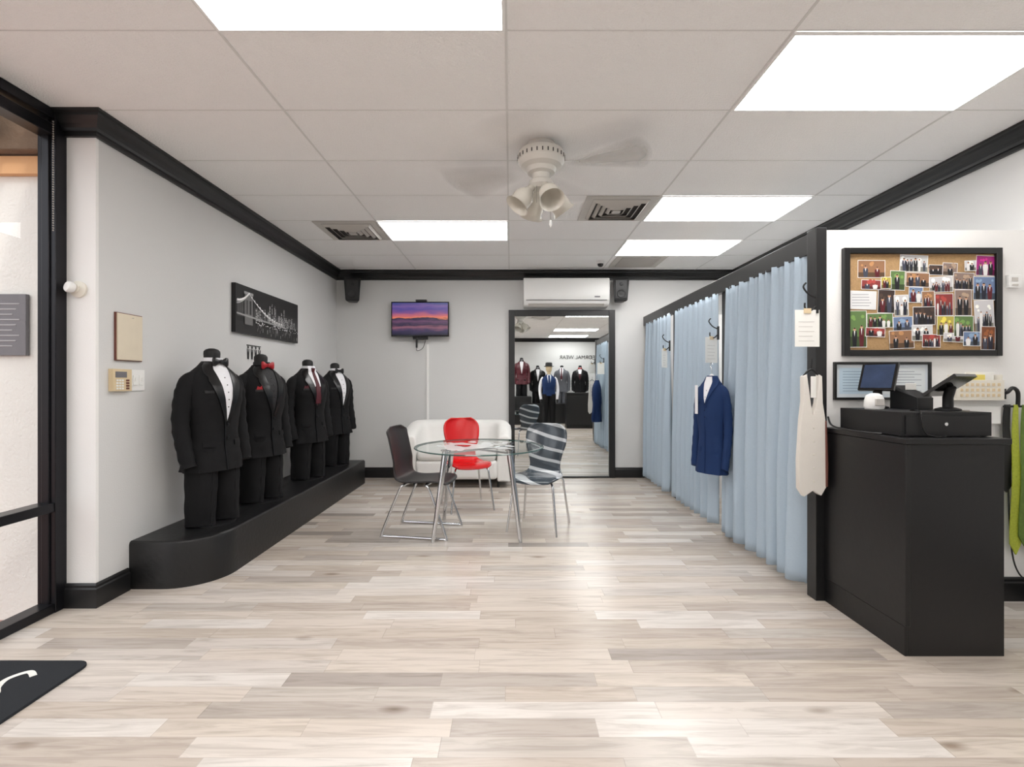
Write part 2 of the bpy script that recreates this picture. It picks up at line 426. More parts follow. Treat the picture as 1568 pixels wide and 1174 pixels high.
# exterior
boxobj('exterior_pavement', (-9, -9, -0.16), (XS-0.051, 8, -0.11), 'pink')
boxobj('exterior_stucco_wall', (-4.4, 2.84, -0.11), (XS-0.06, 3.0, 2.44), 'stucco')
boxobj('exterior_soffit', (-4.4, 2.80, 2.441), (XS-0.06, 3.05, 2.54), 'peach')
b = MB(); b.box((-4.4, 2.74, 2.55), (XS-0.06, 2.92, 2.80), 'wood'); b.box((-4.4, 2.70, 2.83), (XS-0.06, 2.98, 2.87), 'wood')
b.box((-2.96, 2.4, 2.6), (-2.84, 2.735, 2.78), 'wood')
b.build('exterior_roof_beam', bevel=0.006)
boxobj('exterior_facade', (-9.2, -9, -0.11), (-9.0, 8, 3.2), 'stucco')
b = MB(); b.box((-3.12, 2.815, 1.41), (-2.765, 2.838, 1.76), 'sign')
for i in range(9): b.box((-3.08, 2.813, 1.70-i*0.03), (-2.80-0.02*(i % 3), 2.816, 1.708-i*0.03), 'signt')
b.build('exterior_hours_sign', bevel=0.003)

# ---------------------------------------------------------------- platform
b = MB()
x1 = -1.83; y0 = 3.0; y1 = 6.2; r = 0.30; out = [(XL+0.001, y0)]
for i in range(13):
    a = -pi/2+i*(pi/2)/12; out.append((x1-r+r*cos(a), y0+r+r*sin(a)))
out += [(x1, y1), (XL+0.001, y1)]
def ins(o, k):
    return [(x-(k if x > XL+0.01 else 0), y+(k if y < 3.3 else 0)) for x, y in o]
rings = [[(x, y, 0.0) for x, y in out], [(x, y, 0.268) for x, y in out], [(x, y, 0.282) for x, y in ins(out, 0.004)], [(x, y, 0.29) for x, y in ins(out, 0.014)]]
b.loft(rings, 'plat'); b.build('display_platform', ang=30)

# ---------------------------------------------------------------- garments
def lerp(a, b_, t): return a+(b_-a)*t
JK = [(0.37,0.218,0.148,0.0),(0.45,0.208,0.142,0.0),(0.58,0.180,0.126,0.0),(0.68,0.172,0.122,0.005),(0.76,0.182,0.132,0.01),(0.86,0.200,0.142,0.01),(0.94,0.205,0.135,0.005),
      (0.985,0.200,0.118,0.0),(1.015,0.180,0.104,-0.003),(1.045,0.144,0.090,-0.008),(1.075,0.100,0.076,-0.011),(1.112,0.064,0.064,-0.01)]
def jprof(z):
    for i in range(len(JK)-1):
        if z <= JK[i+1][0] or i == len(JK)-2:
            t = min(1, max(0, (z-JK[i][0])/(JK[i+1][0]-JK[i][0])))
            return [lerp(JK[i][k], JK[i+1][k], t) for k in (1,2,3)]
EX = 0.88
def front(x, z):
    w, d, cy = jprof(z); q = min(0.999, abs(x/w))**(1/EX); return cy+d*(sqrt(max(0, 1-q*q)))**EX
def strip(b, zs, inner, outer, off, k, thick=0.004, n=4):
    rings = []
    for z in zs:
        xi, xo = inner(z), outer(z); top = []; bot = []
        for i in range(n+1):
            x = lerp(xi, xo, i/n); y = front(x, z)+off
            top.append((x, y, z)); bot.append((x, y-thick, z))
        rings.append(top+bot[::-1])
    b.loft(rings, k)
def add_jacket(b, suit='suit', lapel='satin', shirt='shirt', seed=0, vlow=0.72, vest=None, sleeves=True, hem=0.37):
    zs = [hem+(1.112-hem)*i/38 for i in range(39)]; rings = []
    nseg = 64
    for z in zs:
        w, d, cy = jprof(z); R = []
        for j in range(nseg):
            a = 2*pi*j/nseg; ca, sa = cos(a), sin(a)
            x = w*math.copysign(abs(ca)**EX, ca); y = cy+d*math.copysign(abs(sa)**EX, sa)
            k = 0.010*noise.noise(Vector((x*9+seed*3, y*9, z*16)))+0.007*sin(a*9+seed)*max(0, (0.6-z)/0.25)
            kk = 1+k/0.2*(0 if z > 1.05 else 1)
            R.append((x*kk, y*kk, z))
        rings.append(R)
    b.loft(rings, suit)
    vt = 1.105
    def vw(z): return 0.006+0.060*max(0, min(1, (z-vlow)/(1.06-vlow)))**0.9 if z < 1.06 else 0.066-0.018*(z-1.06)/0.05
    zz = [vlow+(vt-vlow)*i/16 for i in range(17)]
    if shirt:
        strip(b, zz, lambda z: -vw(z), lambda z: vw(z), 0.008, shirt, 0.014, 8)
        if vest:
            strip(b, [vlow+(0.93-vlow)*i/8 for i in range(9)], lambda z: -vw(z), lambda z: vw(z), 0.0105, vest, 0.01, 8)
        for i in range(5):
            z = 0.80+i*0.05; b.lathe([(0.0045, 0), (0.003, 0.003), (0.0003, 0.004)], 'blackg' if shirt == 'shirt' else 'satin', seg=8,
                T=Matrix.Translation((0, front(0, z)+0.010, z)) @ Matrix.Rotation(-pi/2, 4, 'X'))
    for sg in (-1, 1):
        def inn(z, sg=sg): return sg*(vw(z)-0.004)
        def ou(z, sg=sg):
            t = (z-vlow)/(1.10-vlow)
            wd = 0.010+0.066*min(1, t*1.3) if t < 0.74 else (0.058 if t < 0.78 else 0.074-0.050*(t-0.78)/0.22)
            return sg*(vw(z)+wd)
        strip(b, zz, inn, ou, 0.015, lapel, 0.009, 4)
    strip(b, [hem+0.005, (hem+vlow)/2, vlow+0.01], lambda z: 0.010-0.06*max(0, 0.5-z), lambda z: 0.016-0.06*max(0, 0.5-z), 0.010, lapel, 0.01, 1)
    for z in (vlow-0.02, vlow-0.11):
        b.lathe([(0.011, 0), (0.010, 0.004), (0.0005, 0.005)], lapel, seg=12, T=Matrix.Translation((-0.012, front(0, z)+0.010, z)) @ Matrix.Rotation(-pi/2, 4, 'X'))
    for sg in (-1, 1):
        strip(b, [0.535, 0.57], lambda z: sg*0.075, lambda z: sg*0.15, 0.009, suit, 0.008, 3)
    strip(b, [0.895, 0.912], lambda z: 0.10, lambda z: 0.155, 0.010, lapel, 0.008, 3)
    if sleeves:
        for sg in (-1, 1):
            pts = catmull([(sg*0.130,-0.005,1.012),(sg*0.182,-0.006,0.965),(sg*0.214,-0.012,0.86),(sg*0.232,-0.014,0.70),(sg*0.234,0.020,0.55),(sg*0.226,0.056,0.41)], 6)
            n = len(pts); rr = []
            for i in range(n):
                t = i/(n-1); base = [0.036, 0.061, 0.061, 0.054, 0.050, 0.047]
                q = t*5; k = min(4, int(q)); rr.append(lerp(base[k], base[k+1], q-k)+0.003*sin(i*1.9+seed)*(i > 8))
            b.tube(pts, rr, suit, seg=18)
            for i in range(3):
                b.lathe([(0.006,0),(0.0003,0.003)], lapel, seg=8, T=Matrix.Translation((sg*0.273, 0.045-0.004*i, 0.435+0.022*i)) @ Matrix.Rotation(sg*pi/2, 4, 'Y'))

def bowtie(b, k, z=1.098):
    y = front(0, z)+0.022
    for sg in (-1, 1):
        rings = []
        for x, h, t in ((0.004, 0.010, 0.008), (0.02, 0.016, 0.011), (0.042, 0.028, 0.012), (0.060, 0.027, 0.009), (0.064, 0.022, 0.004)):
            rings.append([(sg*x, y+t*cos(a), z+h*sin(a)*(1.1 if abs(sin(a)) > .7 else 1)) for a in [2*pi*j/12 for j in range(12)]])
        b.loft(rings, k)
    b.tube([(0, y+0.004, z-0.013), (0, y+0.008, z), (0, y+0.004, z+0.013)], [0.010, 0.012, 0.010], k, seg=10)

def trousers(b, k, z0=0.0, ztop=0.52, seed=0):
    for sg in (-1, 1):
        rings = []; n = 22
        for i in range(n+1):
            z = lerp(z0, ztop, i/n); t = i/n
            rx = lerp(0.086, 0.100, t); ry = lerp(0.105, 0.128, t); cx = sg*lerp(0.098, 0.084, t)
            rings.append([(cx+rx*cos(a)*(1+0.04*sin(3*a+z*25+seed)*(1-t)), ry*sin(a)*(1+0.035*sin(z*45+seed+sg)), z+(0.008*sin(2*a) if i == 0 else 0)) for a in [2*pi*j/28 for j in range(28)]])
        b.loft(rings, k)
        b.tube([(sg*0.098, 0.1, z0+0.01), (sg*0.09, 0.122, ztop-0.06)], 0.008, k, seg=6)

def suit_mannequin(loc, rot, tie='bow', tiec='satin', shirt='shirt', vest=None, seed=0, suit='suit', hkc=None, lapel='satin', legs=None):
    b = MB()
    add_jacket(b, suit, lapel, shirt, seed, vest=vest, vlow=0.74 if vest else 0.70)
    trousers(b, legs or suit, 0.009, seed=seed)
    b.lathe([(0.060,1.07),(0.056,1.11),(0.053,1.14),(0.055,1.165),(0.053,1.182),(0.040,1.196),(0.018,1.203),(0.0005,1.204)], 'manq', seg=24, T=Matrix.Translation((0,-0.008,0)))
    b.lathe([(0.064,1.085),(0.063,1.12),(0.061,1.137),(0.057,1.137),(0.057,1.09)], shirt, seg=28, T=Matrix.Translation((0,-0.004,0)))
    for sg in (-1, 1):
        b.add([(sg*0.006, 0.062, 1.135), (sg*0.045, 0.048, 1.137), (sg*0.05, 0.07, 1.092), (sg*0.022, 0.078, 1.085)], [(0,1,2,3)], shirt)
    if tie == 'bow': bowtie(b, tiec, 1.108)
    else:
        strip(b, [0.76, 0.85, 0.95, 1.05, 1.085], lambda z: -(0.034-0.065*max(0, z-0.76)), lambda z: 0.034-0.065*max(0, z-0.76), 0.017, tiec, 0.006, 2)
        b.tube([(0, front(0,1.09)+0.016, 1.075), (0, front(0,1.09)+0.018, 1.115)], [0.014, 0.021], tiec, seg=8)
    if hkc:
        b.add([(0.105, front(0.105,0.915)+0.013, 0.912), (0.150, front(0.150,0.915)+0.013, 0.912), (0.142, front(0.14,0.93)+0.013, 0.94), (0.125, front(0.12,0.93)+0.013, 0.93), (0.112, front(0.11,0.93)+0.013, 0.945)], [(0,1,2,3,4)], hkc)
    b.lathe([(0.0005,0),(0.15,0),(0.15,0.008),(0.0005,0.008)], 'blackm', seg=28)
    b.tube([(0,0,0.008),(0,0,0.4)], 0.015, 'blackm')
    return b.build('suit_mannequin', loc=loc, rot=rot, ang=50, scale=(0.95, 0.95, 1.0))
PZ = 0.29
fr = lambda deg: radians(deg-90)
suit_mannequin((-2.07, 3.43, PZ), fr(-20), seed=1)
suit_mannequin((-2.06, 4.08, PZ), fr(-23), tiec='redf', shirt='shirtb', seed=2, hkc='redf')
suit_mannequin((-2.06, 5.02, PZ), fr(-28), tie='long', tiec='burg', vest='burg', seed=3, hkc='burg')
suit_mannequin((-2.075, 5.84, PZ), fr(-30), seed=4)

# ---------------------------------------------------------------- left wall items
e = empty('bridge_canvas_print')
b = MB(); b.box((XL+0.001, 4.10, 1.68), (XL+0.035, 5.30, 2.09), 'blackm'); b.build('canvas_body', smooth=False, parent=e)
p = Paint((XL+0.0355, 4.10, 1.68), (0,1,0), (0,0,1)); W_, H_ = 1.20, 0.41
def prect(u, v, w, h, g): p.rect(u, v, w, h, (g, g, g, 1))
prect(0, 0, W_, H_, 0.008)
for i in range(6): prect(0.2, 0.14+i*0.02, W_-0.2, 0.02, 0.05-0.007*i)
prect(0, 0.0, W_, 0.10, 0.015)
rnd = random.Random(3)
for i in range(56):
    u = 0.27+rnd.random()*0.88; hh = 0.03+rnd.random()*0.14*(1.25 if 0.45 < u < 0.9 else 0.6); w = 0.012+rnd.random()*0.03
    g = rnd.choice((0.03, 0.06, 0.1, 0.16)); prect(u, 0.13, w, hh, g)
    for k in range(int(hh/0.014)):
        for q in range(2):
            if rnd.random() < 0.6: prect(u+0.003+q*w*0.45, 0.135+k*0.014, 0.006, 0.007, rnd.choice((0.6, 0.95, 0.8)))
for i in range(70): prect(0.2+rnd.random()*0.97, 0.09+rnd.random()*0.045, 0.008+rnd.random()*0.02, 0.006, rnd.choice((0.4, 0.7, 0.95)))
for i in range(60): prect(0.3+rnd.random()*0.87, 0.01+rnd.random()*0.07, 0.006, 0.015+rnd.random()*0.03, rnd.choice((0.08, 0.18, 0.4)))
prect(0.13, 0.08, 0.13, 0.27, 0.16); prect(0.15, 0.17, 0.032, 0.12, 0.015); prect(0.205, 0.17, 0.032, 0.12, 0.015); prect(0.12, 0.34, 0.15, 0.022, 0.35)
for u1, v1 in ((0.85, 0.15), (0.0, 0.27)):
    N_ = 14
    for k in range(3):
        for i in range(N_):
            t0, t1 = i/N_, (i+1)/N_
            f = lambda t: 0.35-(0.35-v1)*(1-(1-t)**2)-k*0.014*t
            a0 = lerp(0.2, u1, t0); a1 = lerp(0.2, u1, t1)
            p.line(a0, f(t0), a1, f(t1), 0.005, (0.65, 0.65, 0.65, 1))
            if k == 0: p.line(a0, f(t0), a0, 0.14, 0.0025, (0.3, 0.3, 0.3, 1)); p.circ(a0, f(t0)+0.002, 0.009, (0.95, 0.95, 0.95, 1))
p.line(0, 0.16, 0.9, 0.125, 0.014, (0.35, 0.35, 0.35, 1))
p.build('canvas_print', 'canvas', e)

e = empty('wall_figurine_plaque')
b = MB(); b.box((XL+0.0005, 4.335, 1.585), (XL+0.006, 4.575, 1.592), 'blackm'); b.build('hanging_rail', smooth=False, parent=e)
p = Paint((XL+0.002, 4.33, 1.465), (0,1,0), (0,0,1))
for i in range(4):
    u = 0.03+i*0.065; k = (0.01, 0.01, 0.012, 1)
    p.poly([(u-0.014, 0.0), (u-0.002, 0.0), (u, 0.05), (u+0.002, 0.0), (u+0.014, 0.0), (u+0.022, 0.092), (u-0.022, 0.092)], k)
    p.circ(u, 0.106, 0.013, k)
    p.poly([(u-0.005, 0.092), (u+0.005, 0.092), (u, 0.06)], (0.9, 0.9, 0.9, 1))
p.build('figures_decal', 'print', e)

b = MB(); b.box((XL+0.001, 2.885, 1.385), (XL+0.014, 3.09, 1.67), 'brown')
b.box((XL+0.001, 2.89, 1.39), (XL+0.02, 3.085, 1.665), mat('tan_menu_board', c(218, 207, 186), 0.6, var=0.06, vscale=10))
b.tube([(XL+0.02, 3.0, 1.646), (XL+0.03, 3.0, 1.646)], 0.003, 'chrome', seg=6)
b.build('wall_clipboard', bevel=0.003)

b = MB(); b.box((XL+0.001, 2.845, 1.205), (XL+0.03, 2.985, 1.335), 'beige'); b.box((XL+0.03, 2.86, 1.285), (XL+0.032, 2.945, 1.32), 'sign')
for i in range(4):
    for j in range(3): b.box((XL+0.03, 2.865+j*0.02, 1.215+i*0.016), (XL+0.034, 2.879+j*0.02, 1.226+i*0.016), 'paper')
for i in range(4): b.box((XL+0.03, 2.94, 1.215+i*0.016), (XL+0.034, 2.962, 1.226+i*0.016), 'brown')
b.build('alarm_keypad', bevel=0.003)
b = MB(); b.box((XL+0.001, 3.0, 1.205), (XL+0.008, 3.12, 1.335), 'white')
for yy in (3.035, 3.085): b.box((XL+0.008, yy-0.014, 1.24), (XL+0.014, yy+0.014, 1.30), 'white'); b.box((XL+0.014, yy-0.005, 1.265), (XL+0.020, yy+0.005, 1.285), 'white')
b.build('light_switch_plate', bevel=0.002)

b = MB()
TT = Matrix.Translation((-2.41, YP-0.001, 1.775)) @ Matrix.Rotation(pi/2, 4, 'X')
b.lathe([(0.0005,0),(0.046,0),(0.046,0.012),(0.03,0.016),(0.022,0.02),(0.022,0.03),(0.0005,0.03)], 'offw', T=TT)
b.lathe([(0.0005,0.025),(0.024,0.028),(0.031,0.04),(0.031,0.055),(0.026,0.062),(0.0005,0.064)], 'white', T=Matrix.Translation((-2.41, YP-0.001, 1.772)) @ Matrix.Rotation(pi/2-0.2, 4, 'X') @ Matrix.Rotation(-0.35, 4, 'Y'))
b.build('motion_sensor')

# ---------------------------------------------------------------- back wall
e = empty('wall_mirror')
x0, x1, z0, z1, t = -0.026, 1.382, 0.002, 2.223, 0.08
b = MB()
for lo, hi in (((x0, z0), (x0+t, z1)), ((x1-t, z0), (x1, z1)), ((x0+t, z1-t), (x1-t, z1)), ((x0+t, z0), (x1-t, z0+0.02))):
    b.box((lo[0], YB-0.045, lo[1]), (hi[0], YB-0.001, hi[1]), 'trim')
b.build('frame', bevel=0.004, parent=e)
b = MB(); b.box((x0+t-0.002, YB-0.02, z0+0.018), (x1-t+0.002, YB-0.003, z1-t+0.002), 'mirror'); b.build('mirror_glass', smooth=False, parent=e)

def tv_mat():
    m = bpy.data.materials.new('tv_sunset_picture'); m.use_nodes = True
    nt = m.node_tree; N = nt.nodes; L = nt.links; b = N['Principled BSDF']
    tc = N.new('ShaderNodeTexCoord'); sp = N.new('ShaderNodeSeparateXYZ'); L.new(tc.outputs['Generated'], sp.inputs[0])
    mp = N.new('ShaderNodeMapping'); mp.inputs['Scale'].default_value = (2.6, 1, 7); mp.inputs['Rotation'].default_value = (0, 0.25, 0); L.new(tc.outputs['Generated'], mp.inputs[0])
    n = N.new('ShaderNodeTexNoise'); n.inputs['Scale'].default_value = 1.4; n.inputs['Detail'].default_value = 6; L.new(mp.outputs[0], n.inputs['Vector'])
    a = N.new('ShaderNodeMath'); a.operation = 'MULTIPLY_ADD'; L.new(n.outputs['Fac'], a.inputs[0]); a.inputs[1].default_value = 0.24; L.new(sp.outputs['Z'], a.inputs[2])
    a2 = N.new('ShaderNodeMath'); a2.operation = 'SUBTRACT'; L.new(a.outputs[0], a2.inputs[0]); a2.inputs[1].default_value = 0.12
    r = N.new('ShaderNodeValToRGB'); L.new(a2.outputs[0], r.inputs[0]); cr = r.color_ramp
    st = [(0, (18, 20, 44)), (0.14, (54, 44, 82)), (0.24, (140, 88, 106)), (0.33, (44, 36, 66)), (0.43, (104, 68, 100)), (0.50, (32, 30, 62)), (0.53, (232, 132, 92)), (0.59, (204, 104, 108)), (0.70, (122, 76, 136)), (0.80, (80, 68, 142)), (0.9, (116, 88, 150)), (1, (58, 64, 128))]
    cr.elements[0].color = c(*st[0][1]); cr.elements[1].position = 1; cr.elements[1].color = c(*st[-1][1])
    for p_, k in st[1:-1]: q = cr.elements.new(p_); q.color = c(*k)
    L.new(r.outputs[0], b.inputs['Emission Color']); b.inputs['Emission Strength'].default_value = 0.9
    b.inputs['Base Color'].default_value = (0.01, 0.01, 0.01, 1); b.inputs['Roughness'].default_value = 0.3
    return m
M['tv'] = tv_mat()
e = empty('wall_television')
b = MB(); b.box((-1.564, YB-0.11, 1.865), (-0.808, YB-0.06, 2.319), 'blackg')
b.box((-1.28, YB-0.06, 1.98), (-1.08, YB-0.001, 2.2), 'blackm')
b.box((-1.245, YB-0.10, 1.72), (-1.225, YB-0.06, 1.87), 'blackm'); b.box((-1.285, YB-0.09, 1.83), (-1.09, YB-0.05, 1.87), 'blackm')
b.box((-1.30, YB-0.05, 1.86), (-1.27, YB-0.001, 1.88), 'blackm')
b.box((-1.24, YB-0.13, 2.319), (-1.10, YB-0.07, 2.345), 'blackm')
b.tube(catmull([(-1.235, YB-0.08, 1.73), (-1.23, YB-0.07, 1.68), (-1.16, YB-0.05, 1.72), (-1.12, YB-0.04, 1.84)]), 0.004, 'blackm', seg=6)
b.build('body', bevel=0.004, parent=e)
b = MB(); b.box((-1.550, YB-0.112, 1.883), (-0.822, YB-0.1095, 2.306), 'tv'); b.build('screen', smooth=False, parent=e)
b = MB(); b.box((-1.118, YB-0.018, 0.70), (-1.088, YB-0.001, 1.77), 'wallw'); b.build('cable_cover', bevel=0.003)

# AC
e = empty('mini_split_air_conditioner')
prof = [(YB-0.001, 2.255),(YB-0.14, 2.255),(YB-0.19, 2.285),(YB-0.215, 2.34),(YB-0.22, 2.42),(YB-0.218, 2.58),(YB-0.205, 2.61),(YB-0.17, 2.618),(YB-0.001, 2.618)]
b = MB(); b.loft([[(x, y, z) for y, z in prof] for x in (0.165, 1.277)], 'white'); b.build('housing', bevel=0.012, parent=e)
b = MB(); b.box((0.20, YB-0.2225, 2.322), (1.24, YB-0.212, 2.327), 'ventd'); b.build('panel_seam', smooth=False, parent=e)
b = MB()
b.add([(0.23, YB-0.150, 2.252), (1.21, YB-0.150, 2.252), (1.21, YB-0.194, 2.283), (0.23, YB-0.194, 2.283)], [(0,1,2,3)], 'vent'); b.build('louver', smooth=False, parent=e, solid=0.006)
b = MB(); b.box((1.08, YB-0.224, 2.36), (1.15, YB-0.219, 2.375), 'sign'); b.build('badge', smooth=False, parent=e)

def speaker(x, rot):
    b = MB()
    rings = []
    for z, w, d in ((0, 0.075, 0.07), (0.01, 0.085, 0.08), (0.28, 0.105, 0.095), (0.295, 0.095, 0.085)):
        rings.append([(-w, -d, z), (w, -d, z), (w*0.7, d, z), (-w*0.7, d, z)])
    b.loft(rings, 'blackm')
    b.box((-0.075, -0.094, 0.03), (0.075, -0.088, 0.27), 'black', T=Matrix.Rotation(0.05, 4, 'X'))
    b.lathe([(0.055,0),(0.052,0.006),(0.02,-0.002),(0.0005,0.002)], 'blackm', T=Matrix.Translation((0,-0.10,0.09)) @ Matrix.Rotation(pi/2, 4, 'X'))
    b.lathe([(0.022,0),(0.02,0.006),(0.0005,0.006)], 'blackm', T=Matrix.Translation((0,-0.106,0.21)) @ Matrix.Rotation(pi/2, 4, 'X'))
    b.tube([(0, 0.07, 0.22), (0, 0.125, 0.25)], 0.014, 'blackm'); b.box((-0.03, 0.12, 0.2), (0.03, 0.128, 0.3), 'blackm')
    b.build('wall_speaker', loc=(x, YB-0.13, 2.315), rot=rot, bevel=0.006)
speaker(-2.06, 0.25); speaker(1.425, -0.05)

# ---------------------------------------------------------------- sofa
e = empty('tub_loveseat', (-0.65, 6.215, 0))
b = MB(); W2, D2, rc = 0.66, 0.315, 0.30
def arc(cx, cy, r, a0, a1, n): return [(cx+r*cos(lerp(a0, a1, i/n)), cy+r*sin(lerp(a0, a1, i/n))) for i in range(n+1)]
rr = rc-0.09
path = [(-W2+0.09, -D2+0.02), (-W2+0.09, -0.12)]+arc(-W2+rc, D2-rc, rr, pi, pi/2, 8)+arc(W2-rc, D2-rc, rr, pi/2, 0, 8)+[(W2-0.09, -0.12), (W2-0.09, -D2+0.02)]
n = len(path); rings = []
for i, (x, y) in enumerate(path):
    a = Vector(path[max(0, i-1)]); q = Vector(path[min(n-1, i+1)]); d = (q-a).normalized(); nn = Vector((-d.y, d.x))
    top = 0.60+0.18*max(0, min(1, (y+D2)/0.45))**0.7
    sc = 0.92 if i in (0, n-1) else 1
    sec = []
    for (u, v) in ((-0.085,0.07),(-0.09,0.12),(-0.09,top-0.09),(-0.082,top-0.04),(-0.055,top-0.01),(-0.02,top),(0.02,top),(0.055,top-0.01),(0.082,top-0.04),(0.09,top-0.09),(0.09,0.12),(0.085,0.07)):
        sec.append((x+nn.x*u*sc, y+nn.y*u*sc, v))
    rings.append(sec)
b.loft(rings, 'sofa'); b.build('shell', ang=70, bevel=0.02, parent=e)
b = MB(); b.box((-W2+0.17, -D2-0.01, 0.10), (W2-0.17, D2-0.15, 0.33), 'sofa'); b.build('seat_base', bevel=0.04, parent=e)
b = MB()
b.box((-W2+0.185, -D2-0.02, 0.325), (-0.003, D2-0.16, 0.45), 'sofa'); b.box((0.003, -D2-0.02, 0.325), (W2-0.185, D2-0.16, 0.45), 'sofa')
b.build('seat_cushions', bevel=0.045, parent=e)
b = MB()
for sx in (-1, 1):
    for yy in (-D2+0.06, D2-0.1): b.tube([(sx*(W2-0.16), yy, 0), (sx*(W2-0.15), yy, 0.12)], [0.015, 0.022], 'blackm')
b.build('legs', parent=e)

# ---------------------------------------------------------------- chairs
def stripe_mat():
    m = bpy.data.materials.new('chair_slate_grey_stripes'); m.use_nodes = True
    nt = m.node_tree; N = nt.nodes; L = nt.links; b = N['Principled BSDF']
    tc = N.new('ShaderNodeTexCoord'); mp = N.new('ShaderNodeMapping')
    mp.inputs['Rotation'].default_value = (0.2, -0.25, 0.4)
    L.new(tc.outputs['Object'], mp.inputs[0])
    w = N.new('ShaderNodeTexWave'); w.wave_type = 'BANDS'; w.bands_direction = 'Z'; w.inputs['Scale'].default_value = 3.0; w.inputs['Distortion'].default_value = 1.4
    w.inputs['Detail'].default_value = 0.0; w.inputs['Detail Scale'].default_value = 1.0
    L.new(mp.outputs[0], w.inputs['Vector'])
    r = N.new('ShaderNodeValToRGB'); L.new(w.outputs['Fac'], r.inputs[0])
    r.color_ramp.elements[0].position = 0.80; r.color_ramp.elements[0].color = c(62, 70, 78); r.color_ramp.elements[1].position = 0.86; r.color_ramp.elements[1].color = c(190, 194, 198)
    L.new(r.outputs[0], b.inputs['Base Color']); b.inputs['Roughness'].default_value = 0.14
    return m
M['stripe'] = stripe_mat()
def chair(loc, rot, k, base):
    e = empty('dining_chair', loc, rot)
    P = [(-0.235,0.415,0.15),(-0.215,0.437,0.185),(-0.12,0.448,0.212),(0.0,0.440,0.210),(0.10,0.438,0.185),(0.165,0.455,0.155),(0.200,0.510,0.140),(0.222,0.60,0.155),(0.245,0.70,0.185),(0.268,0.80,0.190),(0.282,0.855,0.160),(0.288,0.885,0.105)]
    if base == 'sled':
        P = [(y, z, 0.20 if 0.43 < z < 0.86 else w) for y, z, w in P]
    C = catmull(P, 4); b = MB(); rings = []
    for q in C:
        y, z, w = q; R = []
        bk = max(0, min(1, (z-0.46)/0.15))
        for j in range(17):
            s = -1+2*j/16; R.append((s*w, y-bk*0.035*s*s, z+(1-bk)*0.012*s*s))
        rings.append(R)
    b.loft(rings, k, caps=(False, False), closed=False); b.build('shell', ang=80, solid=0.013, parent=e)
    b = MB()
    if base == 'legs':
        for sx in (-1, 1):
            for yt in (-0.21, 0.22):
                sy = -1 if yt < 0 else 1
                pts = catmull([(sx*0.03, sy*0.03, 0.425), (sx*0.12, sy*0.11, 0.422), (sx*0.165, yt*0.78, 0.40), (sx*0.18, yt*0.86, 0.30), (sx*0.215, yt*1.05, 0.0)], 6)
                b.tube(pts, 0.0095, 'chrome', seg=10)
        b.lathe([(0.0005,0.418),(0.06,0.418),(0.07,0.424),(0.0005,0.432)], 'blackm')
    else:
        for sx in (-1, 1):
            pts = catmull([(sx*0.05,-0.06,0.430),(sx*0.19,-0.08,0.428),(sx*0.205,-0.12,0.38),(sx*0.215,-0.255,0.03),(sx*0.215,-0.235,0.011),(sx*0.215,-0.1,0.011),(sx*0.215,0.15,0.011),(sx*0.215,0.265,0.011),(sx*0.215,0.285,0.03),(sx*0.205,0.15,0.36),(sx*0.19,0.11,0.425),(sx*0.05,0.09,0.428)], 6)
            b.tube(pts, 0.0105, 'chrome', seg=10)
        b.tube([(-0.19,-0.08,0.428),(0.19,-0.08,0.428)], 0.01, 'chrome'); b.tube([(-0.19,0.11,0.422),(0.19,0.11,0.422)], 0.01, 'chrome')
    b.build('chrome_base', parent=e, ang=60)
chair((-0.73, 4.18, 0), radians(80), 'bchair', 'sled')
chair((-0.44, 5.00, 0), radians(20), 'redc', 'legs')
chair((0.245, 4.29, 0), radians(-20), 'stripe', 'legs')

# ---------------------------------------------------------------- table
def print_mat():
    m = bpy.data.materials.new('table_printed_pattern'); m.use_nodes = True
    nt = m.node_tree; N = nt.nodes; L = nt.links; b = N['Principled BSDF']
    b.inputs['Base Color'].default_value = c(216, 220, 220); b.inputs['Roughness'].default_value = 0.2
    tc = N.new('ShaderNodeTexCoord'); v = N.new('ShaderNodeTexWave'); v.wave_type = 'RINGS'; v.inputs['Scale'].default_value = 4.0
    v.inputs['Distortion'].default_value = 9.0; v.inputs['Detail'].default_value = 1.0; v.inputs['Detail Scale'].default_value = 1.2
    L.new(tc.outputs['Object'], v.inputs['Vector']); r = N.new('ShaderNodeMath'); r.operation = 'GREATER_THAN'; L.new(v.outputs['Fac'], r.inputs[0]); r.inputs[1].default_value = 0.55
    r2 = N.new('ShaderNodeMath'); r2.operation = 'MULTIPLY'; L.new(r.outputs[0], r2.inputs[0]); r2.inputs[1].default_value = 0.85
    L.new(r2.outputs[0], b.inputs['Alpha']); return m
M['tprint'] = print_mat()
e = empty('round_glass_table', (-0.267, 4.20, 0))
b = MB()
b.lathe([(0.0005,0.720),(0.545,0.720)], 'tglass', seg=64)
b.lathe([(0.52,0.708),(0.541,0.709),(0.548,0.714),(0.545,0.720)], 'tedge', seg=64)
b.build('glass_top', parent=e)
b = MB(); b.lathe([(0.0005,0.7215),(0.36,0.7215)], 'tprint', seg=48); b.build('printed_pattern', parent=e)
b = MB()
for sx, sy in ((-1,-1),(1,-1),(1,1),(-1,1)):
    b.tube([(sx*0.345, sy*0.325, 0), (sx*0.342, sy*0.322, 0.02), (sx*0.26, sy*0.245, 0.68), (sx*0.258, sy*0.243, 0.712)], [0.014, 0.016, 0.024, 0.024], 'chrome', seg=16)
    b.lathe([(0.0005,0.711),(0.036,0.711),(0.036,0.7185),(0.0005,0.7185)], 'chrome', T=Matrix.Translation((sx*0.258, sy*0.243, 0)))
for a0, a1 in (((-0.258,-0.243),(0.258,0.243)), ((0.258,-0.243),(-0.258,0.243))):
    b.tube([(*a0, 0.69), (*a1, 0.69)], 0.009, 'chrome')
b.build('chrome_legs', parent=e)

